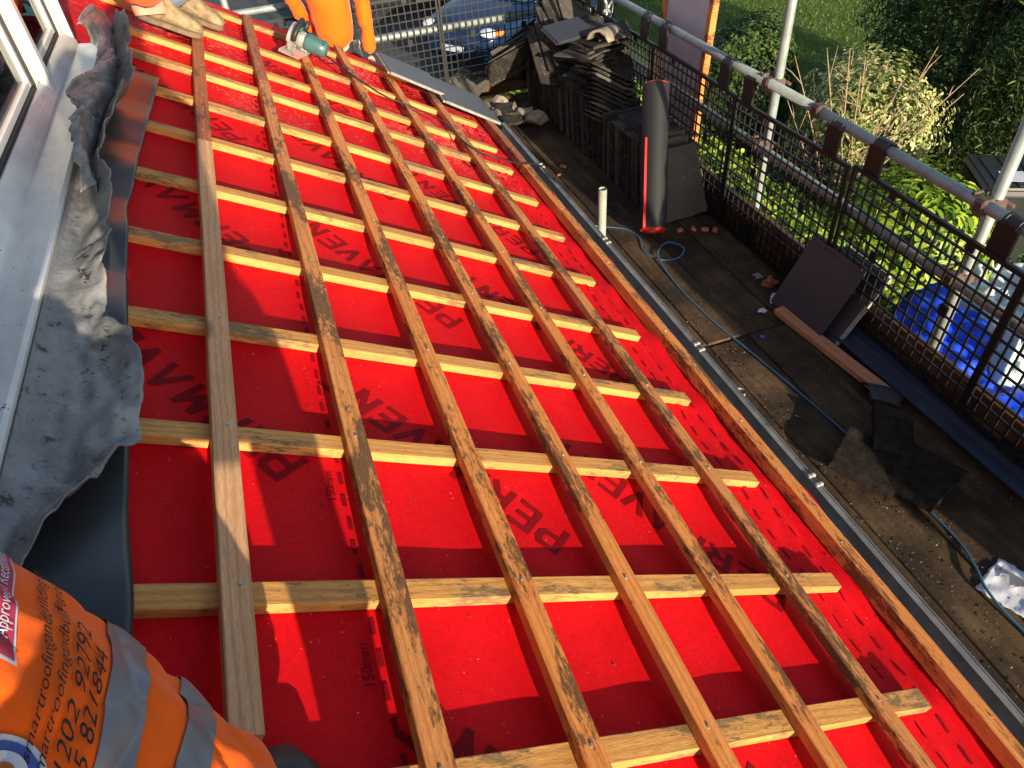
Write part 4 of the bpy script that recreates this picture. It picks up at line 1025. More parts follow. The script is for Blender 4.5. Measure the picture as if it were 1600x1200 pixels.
# laurel hedge beyond the guard
def hedge(x0, x1, y0, y1, zt, n, label, seed, size=.10):
    e = tag(empty('hedge', ((x0+x1)/2, (y0+y1)/2, ZG)), label, 'hedge'); T = Matrix.Translation((-(x0+x1)/2, -(y0+y1)/2, -ZG))
    rng = np.random.default_rng(seed); P = []; D = []
    for i in range(n):
        y = rng.uniform(y0, y1); a = rng.uniform(-.15, math.pi+.15); hw = (x1-x0)/2; hh = (zt-ZG)
        k = 1+.13*noise.noise(Vector((y*1.5, a*1.3, seed)))+.10*noise.noise(Vector((y*4, a*4, seed)))
        t = 1-.22*rng.random()**1.6
        cx_, sx_ = math.cos(a), math.sin(a); s = lambda q: math.copysign(abs(q)**.6, q)
        P.append(((x0+x1)/2+hw*s(cx_)*k*t, y, max(ZG+.05, ZG+.35*hh+.65*hh*s(sx_)*k*t if sx_ > 0 else ZG+.35*hh*rng.random()))); D.append((cx_, rng.normal(0, .3)-.25, sx_+.3))
    o = leaf_cloud('foliage', np.array(P), np.array(D), size, MT['laurel'], e, seed, .45, .25, .8); o.matrix_local = T
    bm = bmesh.new(); rr = random.Random(seed); yy = y0+.2
    while yy < y1:
        tube(bm, [((x0+x1)/2, yy, ZG), ((x0+x1)/2+rr.uniform(-.1, .1), yy+rr.uniform(-.1, .1), ZG+.5*(zt-ZG)), ((x0+x1)/2+rr.uniform(-.3, .3), yy, ZG+.85*(zt-ZG))], [.03, .022, .008], 6); yy += .45
    obj('stems', bm, MT['bark'], e, T)
hedge(3.3, 4.85, 2.9, 9.2, -2.35, 26000, 'bright yellow-green laurel hedge running behind the mesh guards', 21)
shrub('laurel_shrub', (5.35, 3.55, -2.7), (.75, .75, .65), 5200, .10, 'laurel', 'low bright laurel shrub behind the scaffold pole nearest the bin', 'shrub', 31, spread=.55)
shrub('round_shrub', (6.05, 7.3, -2.75), (.68, .68, .95), 16000, .065, 'darkleaf', 'rounded dark green clipped shrub beside the lawn, left of the others', 'shrub', 33, rough=.17, shell=.3, spread=.9)
shrub('variegated_shrub', (6.45, 5.5, -2.75), (.70, .80, .92), 16000, .062, 'varieg', 'cream and green variegated shrub behind bare twigs', 'shrub', 35, rough=.42, freq=2.0, shell=.5, spread=1.0)
def twigs(c, n, h, seed, label):
    e = tag(empty('bare_shrub', c), label, 'shrub'); rr = random.Random(seed)
    for i in range(n):
        bm = bmesh.new()
        a = rr.uniform(0, 6.28); sp_ = rr.uniform(.15, 1.05); tip = Vector((math.cos(a)*sp_, math.sin(a)*sp_, h*rr.uniform(.7, 1.05)))
        p = spline([Vector((0, 0, 0)), tip*.45+Vector((rr.uniform(-.08, .08), rr.uniform(-.08, .08), .1)), tip], 5); tube(bm, p, [.013-.010*k/10 for k in range(11)], 5)
        for j in range(5):
            q = p[4+j]; d = Vector((rr.uniform(-1, 1), rr.uniform(-1, 1), rr.uniform(.1, 1))).normalized()*rr.uniform(.15, .38); tube(bm, [q, q+d*.5+Vector((0, 0, .02)), q+d], [.005, .004, .002], 4)
        obj('branch', bm, MT['twig'], e)
twigs((5.85, 5.05, ZG), 22, 1.75, 4, 'leafless shrub of pale bare twigs in front of the variegated shrub')
def conifer(c, h, r, n, seed, label):
    e = tag(empty('conifer_tree', c), label, 'tree'); rng = np.random.default_rng(seed)
    t = rng.random(n)**.8; a = rng.uniform(0, 6.283, n)
    lump = np.array([noise.noise(Vector((math.cos(x)*1.8, math.sin(x)*1.8, y*h*1.2+seed)))+.6*noise.noise(Vector((math.cos(x)*5, math.sin(x)*5, y*h*3+seed))) for x, y in zip(a, t)])
    rad = r*(np.minimum(1, (1-t)*2.2)**.7)*(1+.35*lump)*(1-.4*rng.random(n)**2)
    P = np.stack([np.cos(a)*rad, np.sin(a)*rad, .1+t*h], 1); D = np.stack([np.cos(a), np.sin(a), np.full(n, .35)], 1)
    leaf_cloud('crown', P, D, .11, MT['conifer'], e, seed, .17, .2, .8)
    bm = bmesh.new(); tube(bm, [(0, 0, 0), (.03, .02, h*.5), (0, 0, h*.92)], [.14, .08, .02], 10)
    for i in range(14):
        z = h*(.08+.055*i); b2 = i*2.4; L = r*.8*min(1, (1-z/h)*2); tube(bm, [(0, 0, z), (math.cos(b2)*L*.6, math.sin(b2)*L*.6, z+.1), (math.cos(b2)*L, math.sin(b2)*L, z+.28)], [.03, .018, .006], 5)
    obj('trunk', bm, MT['bark'], e)
conifer((8.9, 6.55, ZG), 3.6, 1.15, 34000, 41, 'tall dark green conifer at the right edge behind the lawn')
conifer((8.4, 4.9, ZG), 2.5, .95, 24000, 43, 'lower dark conifer behind the black bin at the right edge')
# ground cover under and around the shrubs
rng = np.random.default_rng(9); n = 16000
P = np.stack([rng.uniform(4.9, 8.2, n), rng.uniform(2.6, 6.2, n), ZG+rng.uniform(.02, .35, n)], 1); D = np.tile([0, -.2, 1.0], (n, 1))
o = leaf_cloud('ground_cover', P, D, .09, MT['darkleaf'], None, 9); tag(o, 'mixed low green ground cover between the shrubs', 'ground cover', kind='stuff')

# ================================================================== WHEELIE BIN, TARPAULIN
bn = tag(empty('wheelie_bin', (6.55, 3.70, ZG)), 'black wheelie bin with a pale sticker on its lid among the shrubs', 'bin')
bn.rotation_euler = (0, 0, R_(-28))
def bp_(name, bm, m): return obj(name, bm, MT[m], bn)
bm = bmesh.new(); vs = box(bm, -.29, .29, -.36, .36, .06, 1.0)
for v in vs:
    if v.co.z < .5: v.co.x *= .82; v.co.y *= .78
bmesh.ops.bevel(bm, geom=list(bm.edges), offset=.025, segments=2, affect='EDGES'); bp_('body', bm, 'bin')
bm = bmesh.new(); vs = box(bm, -.31, .31, -.38, .40, 1.005, 1.07)
for v in vs:
    if v.co.z > 1.04: v.co.x *= .88; v.co.y *= .9
bmesh.ops.bevel(bm, geom=list(bm.edges), offset=.02, segments=2, affect='EDGES')
for x in (-.16, 0, .16): box(bm, x-.035, x+.035, -.30, .28, 1.068, 1.082, bev=.006)
lid = bp_('lid', bm, 'bin')
bm = bmesh.new(); box(bm, -.13, .08, -.22, -.02, 1.0835, 1.0855); obj('sticker', bm, MT['badge_white'], lid)
bm = bmesh.new(); tube(bm, [(-.25, .42, 1.0), (.25, .42, 1.0)], .016, 10); bp_('handle_bar', bm, 'bin')
for x in (-.27, .27):
    bm = bmesh.new(); tube(bm, [(x-.03, .33, .10), (x+.03, .33, .10)], .10, 18); bp_('wheel', bm, 'tyre')
def drape(name, c, sx, sy, hgt, m, label, cat, seed, rot=0, nx=80, ny=80):
    V = []; F = []
    for j in range(ny+1):
        for i in range(nx+1):
            a, b2 = 2*i/nx-1, 2*j/ny-1; q = max(abs(a), abs(b2)); top = 1-max(0, (q-.62)/.38)**1.4
            z = hgt*top*(1+.35*noise.noise(Vector((a*1.5, b2*1.5, seed)))) + .07*noise.noise(Vector((a*5, b2*5, seed)))-.10*(1-abs(noise.noise(Vector((a*4+b2*2, b2*3.5, seed+2)))))**5-.05*(1-abs(noise.noise(Vector((a*9, b2*8-a*3, seed+7)))))**4+.10
            V.append((a*sx+.10*noise.noise(Vector((a*3, b2*3, seed+5))), b2*sy+.10*noise.noise(Vector((a*3, b2*3, seed+9))), max(.01, z)))
    for j in range(ny):
        for i in range(nx):
            k = j*(nx+1)+i; F.append((k, k+1, k+nx+2, k+nx+1))
    o = pyd(name, V, F, MT[m], None, True, Matrix.Translation(c) @ Matrix.Rotation(rot, 4, 'Z')); return tag(o, label, cat)
drape('tarpaulin', (4.95, 2.15, ZG+.02), .80, 1.15, .62, 'tarp', 'bright blue tarpaulin draped over a heap behind the mesh guard', 'tarpaulin', 3, .2)
drape('plastic_sheet', (5.45, 2.35, ZG+.30), .55, .75, .52, 'sheet', 'pale bluish plastic sheet bunched over the blue tarpaulin', 'plastic sheet', 6, -.3)
drape('tarpaulin', (4.55, .85, ZG+.02), .75, .85, .50, 'tarp', 'second blue tarpaulin fold at the right picture edge, nearest the scaffold', 'tarpaulin', 8, .1)

# ================================================================== CARS
def loft(stations, N=16):
    """stations: (x, halfwidth, zlow, zhigh, roundness) -> closed body"""
    V = []; F = []
    for (x, hw, z0, z1, rn) in stations:
        for i in range(N):
            a = 2*math.pi*(i+.5)/N; c, s = math.cos(a), math.sin(a); p = 2/rn
            V.append((x, hw*math.copysign(abs(c)**p, c), (z0+z1)/2+(z1-z0)/2*math.copysign(abs(s)**p, s)))
    for j in range(len(stations)-1):
        for i in range(N): F.append((j*N+i, j*N+(i+1) % N, (j+1)*N+(i+1) % N, (j+1)*N+i))
    F += [tuple(range(N-1, -1, -1)), tuple((len(stations)-1)*N+i for i in range(N))]
    return V, F
def car(loc, rot, m, label):
    e = tag(empty('parked_car', loc), label, 'car', 'cars parked beyond the end rail'); e.rotation_euler = (0, 0, rot)
    V, F = loft([(2.08, .55, .38, .62, 4), (2.02, .74, .30, .74, 5), (1.75, .84, .24, .84, 5), (1.2, .87, .22, .93, 6), (.75, .88, .22, .98, 6), (0, .89, .22, 1.0, 6), (-1.2, .88, .22, 1.01, 6), (-1.8, .84, .26, .98, 5), (-2.02, .72, .32, .88, 5)], 20)
    pyd('body', V, F, MT[m], e, True)
    gh = [(.95, .76, .96), (.25, .62, 1.43), (-.2, .60, 1.47), (-1.1, .58, 1.44), (-1.75, .68, .98)]       # x, half width, z of the greenhouse outline
    bt = [(.95, .80, .97), (.2, .83, .99), (-.2, .83, .99), (-1.1, .82, 1.0), (-1.78, .74, .99)]
    V = []; F = []
    for (x, hw, z), (xb, hb, zb) in zip(gh, bt): V += [(x, hw, z), (x, -hw, z), (xb, hb, zb), (xb, -hb, zb)]
    pyd('roof_panel', [(.27, .60, 1.435), (.27, -.60, 1.435), (-.2, .60, 1.475), (-.2, -.60, 1.475), (-1.12, .58, 1.445), (-1.12, -.58, 1.445), (-.4, 0, 1.50)], [(0, 1, 3, 2), (2, 3, 6), (2, 6, 4), (3, 5, 6), (4, 6, 5)], MT[m], e, True)
    def glassq(name, pts):
        o = pyd(name, pts, [tuple(range(len(pts)))], MT['carglass'], e); o.modifiers.new('t', 'SOLIDIFY').thickness = .012
    glassq('windscreen', [(.95, .74, .97), (.95, -.74, .97), (.28, -.60, 1.43), (.28, .60, 1.43)])
    glassq('rear_window', [(-1.76, .68, 1.0), (-1.13, .57, 1.44), (-1.13, -.57, 1.44), (-1.76, -.68, 1.0)])
    for s in (-1, 1):
        glassq('side_window', [(.82, s*.80, .99), (.24, s*.63, 1.40), (-.28, s*.625, 1.43), (-.32, s*.83, 1.0)])
        glassq('side_window', [(-.38, s*.83, 1.0), (-.34, s*.625, 1.43), (-1.06, s*.60, 1.41), (-1.55, s*.79, 1.0)])
        bm = bmesh.new(); tube(bm, [(.93, s*.79, .97), (.26, s*.625, 1.43), (-.3, s*.615, 1.46), (-1.1, s*.59, 1.43), (-1.72, s*.73, .98)], .028, 8); obj('pillar', bm, MT[m], e)
        bm = bmesh.new(); tube(bm, [(.9, s*.86, .985), (-1.6, s*.86, 1.0)], .012, 6); obj('silver_strip', bm, MT['silver'], e)
        bm = bmesh.new(); bmesh.ops.create_icosphere(bm, subdivisions=2, radius=1)
        for v in bm.verts: v.co = Vector((v.co.x*.06+.62, s*(.98+abs(0)+.10*v.co.y*s*s), v.co.z*.07+1.03))
        obj('mirror', bm, MT[m], e, None, True)
        bm = bmesh.new(); bmesh.ops.create_icosphere(bm, subdivisions=2, radius=1)
        for v in bm.verts: v.co = Vector((v.co.x*.16+1.86, s*.62+v.co.y*.17, v.co.z*.08+.72))
        obj('headlight', bm, MT['lamp'], e, None, True)
        bm = bmesh.new(); bmesh.ops.create_icosphere(bm, subdivisions=2, radius=1)
        for v in bm.verts: v.co = Vector((v.co.x*.10+1.78, s*.80+v.co.y*.06, v.co.z*.05+.73))
        obj('indicator', bm, MT['amber'], e, None, True)
        for x in (1.32, -1.28):
            wh = empty('wheel', (x, s*.80, .31)); wh.parent = e
            bm = bmesh.new(); tube(bm, [(0, -.10, 0), (0, -.085, 0), (0, .085, 0), (0, .10, 0)], [.27, .31, .31, .27], 28); obj('tyre', bm, MT['tyre'], wh)
            bm = bmesh.new()
            for k in range(5):
                a = k*2*math.pi/5; tube(bm, [(0, s*.104, 0), (math.cos(a)*.20, s*.104, math.sin(a)*.20)], [.035, .022], 6)
            tube(bm, [(math.cos(t)*.205, s*.102, math.sin(t)*.205) for t in np.linspace(0, 2*math.pi, 25)], .014, 6, cap=False); obj('rim', bm, MT['silver'], wh)
            bm = bmesh.new(); tube(bm, [(math.cos(t)*.345+x, s*.865, .31+math.sin(t)*.345) for t in np.linspace(-.1, math.pi+.1, 17)], .03, 6); obj('wheel_arch', bm, MT['tyre'], e)
    bm = bmesh.new(); box(bm, 2.0, 2.07, -.42, .42, .40, .56, bev=.02); obj('grille', bm, MT['tyre'], e)
    bm = bmesh.new(); box(bm, 2.085, 2.092, -.26, .26, .42, .52); obj('number_plate', bm, MT['badge_white'], e)
    return e
car((5.05, 12.75, ZG+.012), R_(-147), 'carblue', 'dark blue car seen through the mesh guard at the corner, bonnet towards the roof')
car((3.2, 16.2, ZG+.012), R_(174), 'cargrey', 'dark grey car with silver trim side-on behind the standing worker')

# ================================================================== PEOPLE
def skin(name, verts, edges, radii, mats, parent, sub=2, smooth=True):
    me = bpy.data.meshes.new(name); me.from_pydata([tuple(v) for v in verts], edges, []); me.update()
    o = bpy.data.objects.new(name, me); col.objects.link(o)
    o.modifiers.new('s', 'SKIN'); o.modifiers.new('d', 'SUBSURF').levels = sub
    for i, r in enumerate(radii):
        q = me.skin_vertices[0].data[i]; q.radius = (r, r) if isinstance(r, (int, float)) else r; q.use_root = (i == 0)
    dg = bpy.context.evaluated_depsgraph_get(); m2 = bpy.data.meshes.new_from_object(o.evaluated_get(dg))
    bpy.data.objects.remove(o); bpy.data.meshes.remove(me)
    return obj(name, m2, mats, parent, None, smooth)
def head_bm(c, look, up, r=.105):
    M = fr(c, look, up); bm = bmesh.new(); bmesh.ops.create_icosphere(bm, subdivisions=3, radius=1)
    for v in bm.verts:
        q = v.co.copy(); x = q.x*.095; y_ = q.y*.075; z = q.z*.118
        if q.z < -.2: x *= 1+.12*q.z; y_ *= 1+.35*(q.z+.2); 
        if q.x > .75 and abs(q.y) < .28 and -.35 < q.z < .2: x += .020*(1-abs(q.y)/.28)*(1-abs(q.z+.1)/.35)     # nose
        if q.x > .6 and .05 < q.z < .3 and .2 < abs(q.y) < .6: x -= .008                                            # eye sockets
        v.co = Vector((x, y_, z))
    for s in (-1, 1):
        rr = bmesh.ops.create_icosphere(bm, subdivisions=2, radius=1)
        for v in rr['verts']: v.co = Vector((v.co.x*.018-.005, s*.076+v.co.y*.010, v.co.z*.032))
    bmesh.ops.transform(bm, matrix=M, verts=bm.verts); return bm
def person(label, J, feet, m_top, m_leg, m_boot, loc, up=Vector((0, 0, 1)), look=(0, -1, 0), hair='hair', PG=1.32, AG=1.35):
    """J: joint name -> world position. One continuous body, with clothing as children."""
    e = tag(empty('person', loc), label, 'person'); T = Matrix.Translation(-Vector(loc))
    n_ = ['pelvis', 'waist', 'chest', 'neck', 'head', 'shL', 'elL', 'wrL', 'shR', 'elR', 'wrR', 'hipL', 'knL', 'anL', 'hipR', 'knR', 'anR']
    ix = {k: i for i, k in enumerate(n_)}
    E = [('pelvis', 'waist'), ('waist', 'chest'), ('chest', 'neck'), ('neck', 'head'), ('chest', 'shL'), ('shL', 'elL'), ('elL', 'wrL'), ('chest', 'shR'), ('shR', 'elR'), ('elR', 'wrR'), ('pelvis', 'hipL'), ('hipL', 'knL'), ('knL', 'anL'), ('pelvis', 'hipR'), ('hipR', 'knR'), ('knR', 'anR')]
    rad = dict(pelvis=.12, waist=.115, chest=.13, neck=.055, head=.06, shL=.06, elL=.042, wrL=.03, shR=.06, elR=.042, wrR=.03, hipL=.085, knL=.058, anL=.042, hipR=.085, knR=.058, anR=.042)
    def sub(keys, grow, mats, name):
        i2 = {k: i for i, k in enumerate(keys)}; ee = [(i2[a], i2[b2]) for a, b2 in E if a in i2 and b2 in i2]
        o = skin(name, [J[k] for k in keys], ee, [rad[k]*grow.get(k, grow['*']) for k in keys], mats, e); o.matrix_local = T; return o
    body = sub(n_, {'*': .92, 'pelvis': .62, 'hipL': .74, 'hipR': .74}, MT['skin'], 'body')
    hb = obj('face', head_bm(J['head'], look, (0, 0, 1)), MT['skin'], e, T, True)
    bm = head_bm(Vector(J['head'])+Vector((0, 0, .012))-Vector(look).normalized()*.016, look, (0, 0, 1))
    bmesh.ops.scale(bm, vec=(1.06, 1.08, 1.04), space=Matrix.Translation(-Vector(J['head'])), verts=bm.verts)
    bmesh.ops.delete(bm, geom=[v for v in bm.verts if v.co.z < J['head'].z-.03 or (v.co-Vector(J['head'])).dot(Vector(look).normalized()) > .075], context='VERTS')
    obj('hair', bm, MT[hair], e, T, True)
    jk = sub(['pelvis', 'waist', 'chest', 'neck', 'shL', 'elL', 'wrL', 'shR', 'elR', 'wrR'], {'*': 1.22, 'wrL': 1.45, 'wrR': 1.45, 'elL': AG, 'shL': AG*.95, 'elR': 1.35, 'pelvis': PG, 'neck': 1.15}, MT[m_top], 'jacket')
    for v in jk.data.vertices: v.co += v.normal*(.014*noise.noise(v.co*9)+.012*noise.noise(Vector((v.co.x*16, v.co.y*16, v.co.z*34))))
    seat = (Vector(J['hipL'])+Vector(J['hipR']))/2
    tr = skin('trousers', [seat]+[J[k] for k in ('hipL', 'knL', 'anL', 'hipR', 'knR', 'anR')], [(0, 1), (1, 2), (2, 3), (0, 4), (4, 5), (5, 6)], [.098, .092, .070, .056, .092, .070, .056], MT[m_leg], e); tr.matrix_local = T
    for side in ('L', 'R'):
        a, toe = Vector(J['an'+side]), Vector(feet[side]); boot(a, toe, m_boot, e, T, up)
        w_, el = Vector(J['wr'+side]), Vector(J['el'+side]); hand(w_, (w_-el).normalized(), 1 if side == 'L' else -1, e, T)
    return e
def hand(w_, d, s, e, T):
    side = d.cross(Vector((0, 0, 1)));
    if side.length < .2: side = d.cross(Vector((1, 0, 0)))
    side.normalize(); pn = side.cross(d)
    V = [w_, w_+d*.05, w_+d*.09]; E2 = [(0, 1), (1, 2)]; rr = [.026, (.036, .020), (.036, .017)]
    for k, (o_, L) in enumerate(((-.030, .070), (-.010, .080), (.011, .075), (.030, .058))):
        b0 = len(V); V += [w_+d*.095+side*o_, w_+d*(.095+L*.5)+side*o_*1.15-pn*.010, w_+d*(.095+L*.85)+side*o_*1.15-pn*.034]; rr += [.010, .0092, .008]; E2 += [(2, b0), (b0, b0+1), (b0+1, b0+2)]
    b0 = len(V); V += [w_+d*.035+side*s*.040, w_+d*.070+side*s*.062-pn*.012]; rr += [.012, .010]; E2 += [(1, b0), (b0, b0+1)]
    o = skin('hand', V, E2, rr, MT['skin'], e, 1); o.matrix_local = T
def boot(a, toe, m, e, T, up=Vector((0, 0, 1))):
    """ankle, toe (both on the sole plane direction)"""
    d = toe-a; d -= up*d.dot(up); L = .29; d.normalize()
    M = fr(toe-d*L, d, up)          # x heel -> toe, z up from the sole, origin at the heel on the sole
    st = [(0, .030, .012, .10), (.02, .040, .008, .150), (.07, .043, .006, .165), (.115, .043, .006, .150), (.15, .045, .006, .112), (.19, .050, .006, .090), (.24, .050, .006, .078), (.275, .040, .008, .060), (.29, .020, .014, .044)]
    V, F = loft([(x, hw, z0+.016, z1, 3) for x, hw, z0, z1 in st], 16)
    o = pyd('boot', V, F, MT[m], e, True, T @ M)
    V, F = loft([(x, hw+.005, z0-.006, z0+.022, 5) for x, hw, z0, z1 in st], 12); pyd('sole', V, F, MT['sole'], o, False)
    bm = bmesh.new(); M2 = (T @ M).inverted()
    top = Vector((.065, 0, .15)); q = M2 @ (T @ (a+Vector((0, 0, .06))))
    tube(bm, [Vector((.062, 0, .10)), top, top.lerp(q, .5)], [.046, .050, .052], 14); obj('cuff', bm, MT[m], o)
    for k in range(4): 
        bm = bmesh.new(); z = .098+.017*k; x = .152-.017*k; tube(bm, [(x, -.03, z), (x+.012, 0, z+.012), (x, .03, z)], .0035, 5); obj('lace', bm, MT['sole'], o)
# --- worker crouching at the far left of the roof (boot on the first batten)
def RP(u, v, n): return rp(u, v, n)
ft = RP(.045, 3.22, .052); an = RP(-.16, 3.27, .052+.09)
def RQ(u, v, n): return rp(u-.01, v-.115, n)
Jc = dict(pelvis=RQ(-.23, 3.08, .135), waist=RQ(-.27, 3.18, .36), chest=RQ(-.28, 3.40, .68), neck=RQ(-.22, 3.46, .87), head=RQ(-.18, 3.44, 1.0),
          shL=RQ(-.24, 3.66, .76), elL=RQ(-.06, 3.74, .56), wrL=RQ(.14, 3.66, .50), shR=RQ(-.24, 3.27, .76), elR=RQ(-.14, 3.22, .60), wrR=RQ(.06, 3.36, .56),
          hipL=RQ(-.17, 3.50, .24), knL=RQ(.10, 3.66, .44), anL=RQ(-.03, 3.62, .16), hipR=RQ(-.17, 3.36, .24), knR=RQ(.10, 3.42, .46), anR=RQ(-.13, 3.315, .15))
person('worker in orange top and faded jeans crouching on the far left battens, dusty tan boots', Jc, {'R': RQ(.055, 3.315, .052), 'L': RQ(.16, 3.58, .052)}, 'orange', 'jeans', 'boot', RQ(-.2, 3.4, .05), up=RN, look=(.8, -.2, -.5))
# --- worker standing on the end scaffold behind the roof
bx, by = .84, 4.80
def SPt(x, y, z): return Vector((bx+x, by+y, ZD+z))
Js = dict(pelvis=SPt(0, 0, .73), waist=SPt(-.01, -.01, .98), chest=SPt(-.02, -.02, 1.32), neck=SPt(-.02, -.02, 1.49), head=SPt(-.02, -.06, 1.63),
          shL=SPt(.17, 0, 1.38), elL=SPt(.225, .01, 1.02), wrL=SPt(.205, -.05, .69), shR=SPt(-.21, 0, 1.38), elR=SPt(-.24, .04, 1.08), wrR=SPt(-.14, .12, .86),
          hipL=SPt(.085, .02, .70), knL=SPt(.11, -.04, .40), anL=SPt(.10, .02, .10), hipR=SPt(-.085, .02, .70), knR=SPt(-.11, -.05, .40), anR=SPt(-.10, 0, .10))
person('worker in a plain orange jacket standing behind the roof verge, arm hanging', Js, {'L': SPt(.12, -.19, .012), 'R': SPt(-.12, -.20, .012)}, 'orange', 'dark_trouser', 'blackboot', SPt(0, 0, 0))
# --- the one who takes the picture, crouched behind the lens
Jp = dict(pelvis=RP(-.01, -1.10, .60), waist=RP(-.05, -1.12, .70), chest=RP(-.19, -1.09, .95), neck=RP(-.24, -1.06, 1.12), head=RP(-.27, -1.01, 1.24),
          shL=RP(-.39, -1.09, 1.03), elL=RP(-.41, -1.04, .57), wrL=RP(-.34, -.93, 1.0), shR=RP(-.04, -1.08, .99), elR=RP(-.06, -1.06, .80), wrR=RP(-.13, -.93, .99),
          hipL=RP(-.12, -1.10, .56), knL=RP(-.33, -.95, .38), anL=RP(-.38, -1.10, .10), hipR=RP(.115, -1.10, .57), knR=RP(.20, -1.0, .30), anR=RP(.21, -.66, .10))
person('person crouching behind the camera in dark clothes, outside the near picture edge', Jp, {'R': RP(.20, -.34, .0), 'L': RP(-.38, -.88, .03)}, 'dark_trouser', 'dark_trouser', 'blackboot', RP(.1, -.8, 0), PG=1.05, AG=1.9, up=RN, look=(.2, .75, -.6))
ph = tag(empty('phone', CAM), 'slim black phone held up behind the picture', 'phone'); ph.matrix_world = cam.matrix_world @ Matrix.Translation((0, 0, .028))
bm = bmesh.new(); box(bm, -.075, .075, -.036, .036, .0, .008, bev=.003); obj('case', bm, MT['blackcable'], ph)

# --- worker bending at the bottom left: back of the hi-vis top with bands, badge and print
wk = empty('person', RP(-.12, -.45, 0)); tag(wk, 'worker bending at the bottom left in an orange top with grey bands and printed numbers', 'person')
WT = Matrix.Translation(-RP(-.12, -.45, 0))
AX = [((-.68, -.195, .30), .12, .096), ((-.56, -.215, .28), .164, .12), ((-.42, -.245, .25), .18, .132), ((-.28, -.295, .205), .172, .128), ((-.17, -.355, .165), .16, .124), ((-.08, -.425, .135), .148, .115), ((-.01, -.495, .115), .128, .10), ((.03, -.54, .10), .08, .07), ((.04, -.56, .095), .016, .016)]
sA = np.linspace(0, 1, len(AX))
def axis(s):
    c = Vector([interp(s, sA, [a[0][k] for a in AX]) for k in range(3)]); return c, interp(s, sA, [a[1] for a in AX]), interp(s, sA, [a[2] for a in AX])
def back_pt(s, th, off=0.0):
    """th = 0 on top of the back, positive towards +v"""
    c, ra, rb = axis(s); d = (axis(min(1, s+.04))[0]-axis(max(0, s-.04))[0]).normalized()
    side = Vector((0, 0, 1)).cross(d)
    if side.y < 0: side = -side
    side.normalize(); up = d.cross(side)
    if up.z < 0: up = -up
    wr = .011*noise.noise(Vector((s*9, th*2.2, 3)))+.006*noise.noise(Vector((s*24, th*4, 7)))-.007*(1-abs(noise.noise(Vector((s*11+th*1.6, th*1.3-s*5, 5)))))**5+.008*math.sin(s*17+th*2.4)*max(0, .5+.5*math.sin(th*1.7+1))*.6
    p = c+side*(math.sin(th)*(ra+off+wr))+up*(math.cos(th)*(rb+off+wr)); return rp(*p)
def patch(name, s0, s1, t0, t1, ns, nt_, off, m, parent, smooth=True, fs=None, ft_=None):
    V = []; F = []
    for j in range(nt_+1):
        for i in range(ns+1):
            s = s0+(s1-s0)*i/ns; t = t0+(t1-t0)*j/nt_
            if fs: s += fs(t)
            V.append(back_pt(s, t, off))
    for j in range(nt_):
        for i in range(ns):
            a = j*(ns+1)+i; F.append((a, a+1, a+ns+2, a+ns+1))
    return pyd(name, V, F, MT[m], parent, smooth, WT)
jacket = patch('hi_vis_top', 0, 1, -math.pi, math.pi, 170, 170, 0, 'orange', wk)
I4 = Matrix.Identity(4)
def bslope(t): q = max(0, 1.1-t); return .035*q+.018*q*q
for s in (.397, .492):
    o = patch('reflective_band', s, s+.044, -1.2, 2.4, 10, 140, .0030, 'band', jacket, fs=bslope); o.matrix_local = I4
def back_text(st, size, s, t_end, shear=.25, m='ink', off=.0040, wide=1.0):
    me = text_mesh(st, size, shear)
    for v in me.vertices: v.co.x *= wide
    bm = bmesh.new(); bm.from_mesh(me); bmesh.ops.triangulate(bm, faces=bm.faces); bmesh.ops.subdivide_edges(bm, edges=[e for e in bm.edges if e.calc_length() > .010], cuts=1); bmesh.ops.triangulate(bm, faces=bm.faces); bm.to_mesh(me); bm.free()
    w_ = max(v.co.x for v in me.vertices)
    for v in me.vertices:
        x, y_ = v.co.x, v.co.y; t = t_end-(w_-x)/.172; v.co = back_pt(s+bslope(t)-y_/.9, t, off)
    me.materials.clear(); me.materials.append(MT[m]); return obj('printed_text', me, None, jacket, I4)
back_text('smartroofingandbuilding.co.uk', .0115, .3370, 1.16, wide=1.75)
back_text('smartroofingandbuilding.co.uk', .0115, .3510, 1.10, wide=1.75)
back_text('01202 92792', .0185, .3720, .60, wide=1.7)
back_text('0125 821844', .0185, .3900, .50, wide=1.7)
def bp2(name, s0, s1, t0, t1, off, m):
    o = patch(name, s0, s1, t0, t1, 12, 60, off, m, jacket, fs=bslope); o.matrix_local = I4; return o
bp2('badge', .250, .3115, .12, 1.14, .0024, 'badge_white'); bp2('badge_panel', .252, .288, .15, 1.10, .0034, 'badge_blue'); bp2('badge_stripe', .2915, .3095, .14, 1.12, .0034, 'badge_red')
back_text('Approved & Recommended', .0125, .3045, 1.08, 0, 'badge_white', .0052)
back_text('ROOFING', .026, .281, 1.0, 0, 'badge_white', .0052)
def emblem(name, s0, t0, r, off, m):
    V = [back_pt(s0, t0, off)]; N = 32; K = 6; F = [(0, 1+k, 1+(k+1) % N) for k in range(N)]
    for q in range(1, K+1):
        for k in range(N):
            a = 2*math.pi*k/N; V.append(back_pt(s0+r*q/K*math.cos(a)/.9, t0+r*q/K*math.sin(a)/.172, off))
    for q in range(K-1):
        for k in range(N): a = 1+q*N+k; b2 = 1+q*N+(k+1) % N; F.append((a, a+N, b2+N, b2))
    o = pyd(name, V, F, MT[m], jacket); o.matrix_local = I4
emblem('emblem', .405, -.36, .032, .0024, 'badge_white'); emblem('emblem_ring', .405, -.36, .027, .0034, 'badge_blue'); emblem('emblem_centre', .405, -.36, .019, .0044, 'badge_white'); emblem('emblem_mark', .405, -.36, .010, .0054, 'rag_o')
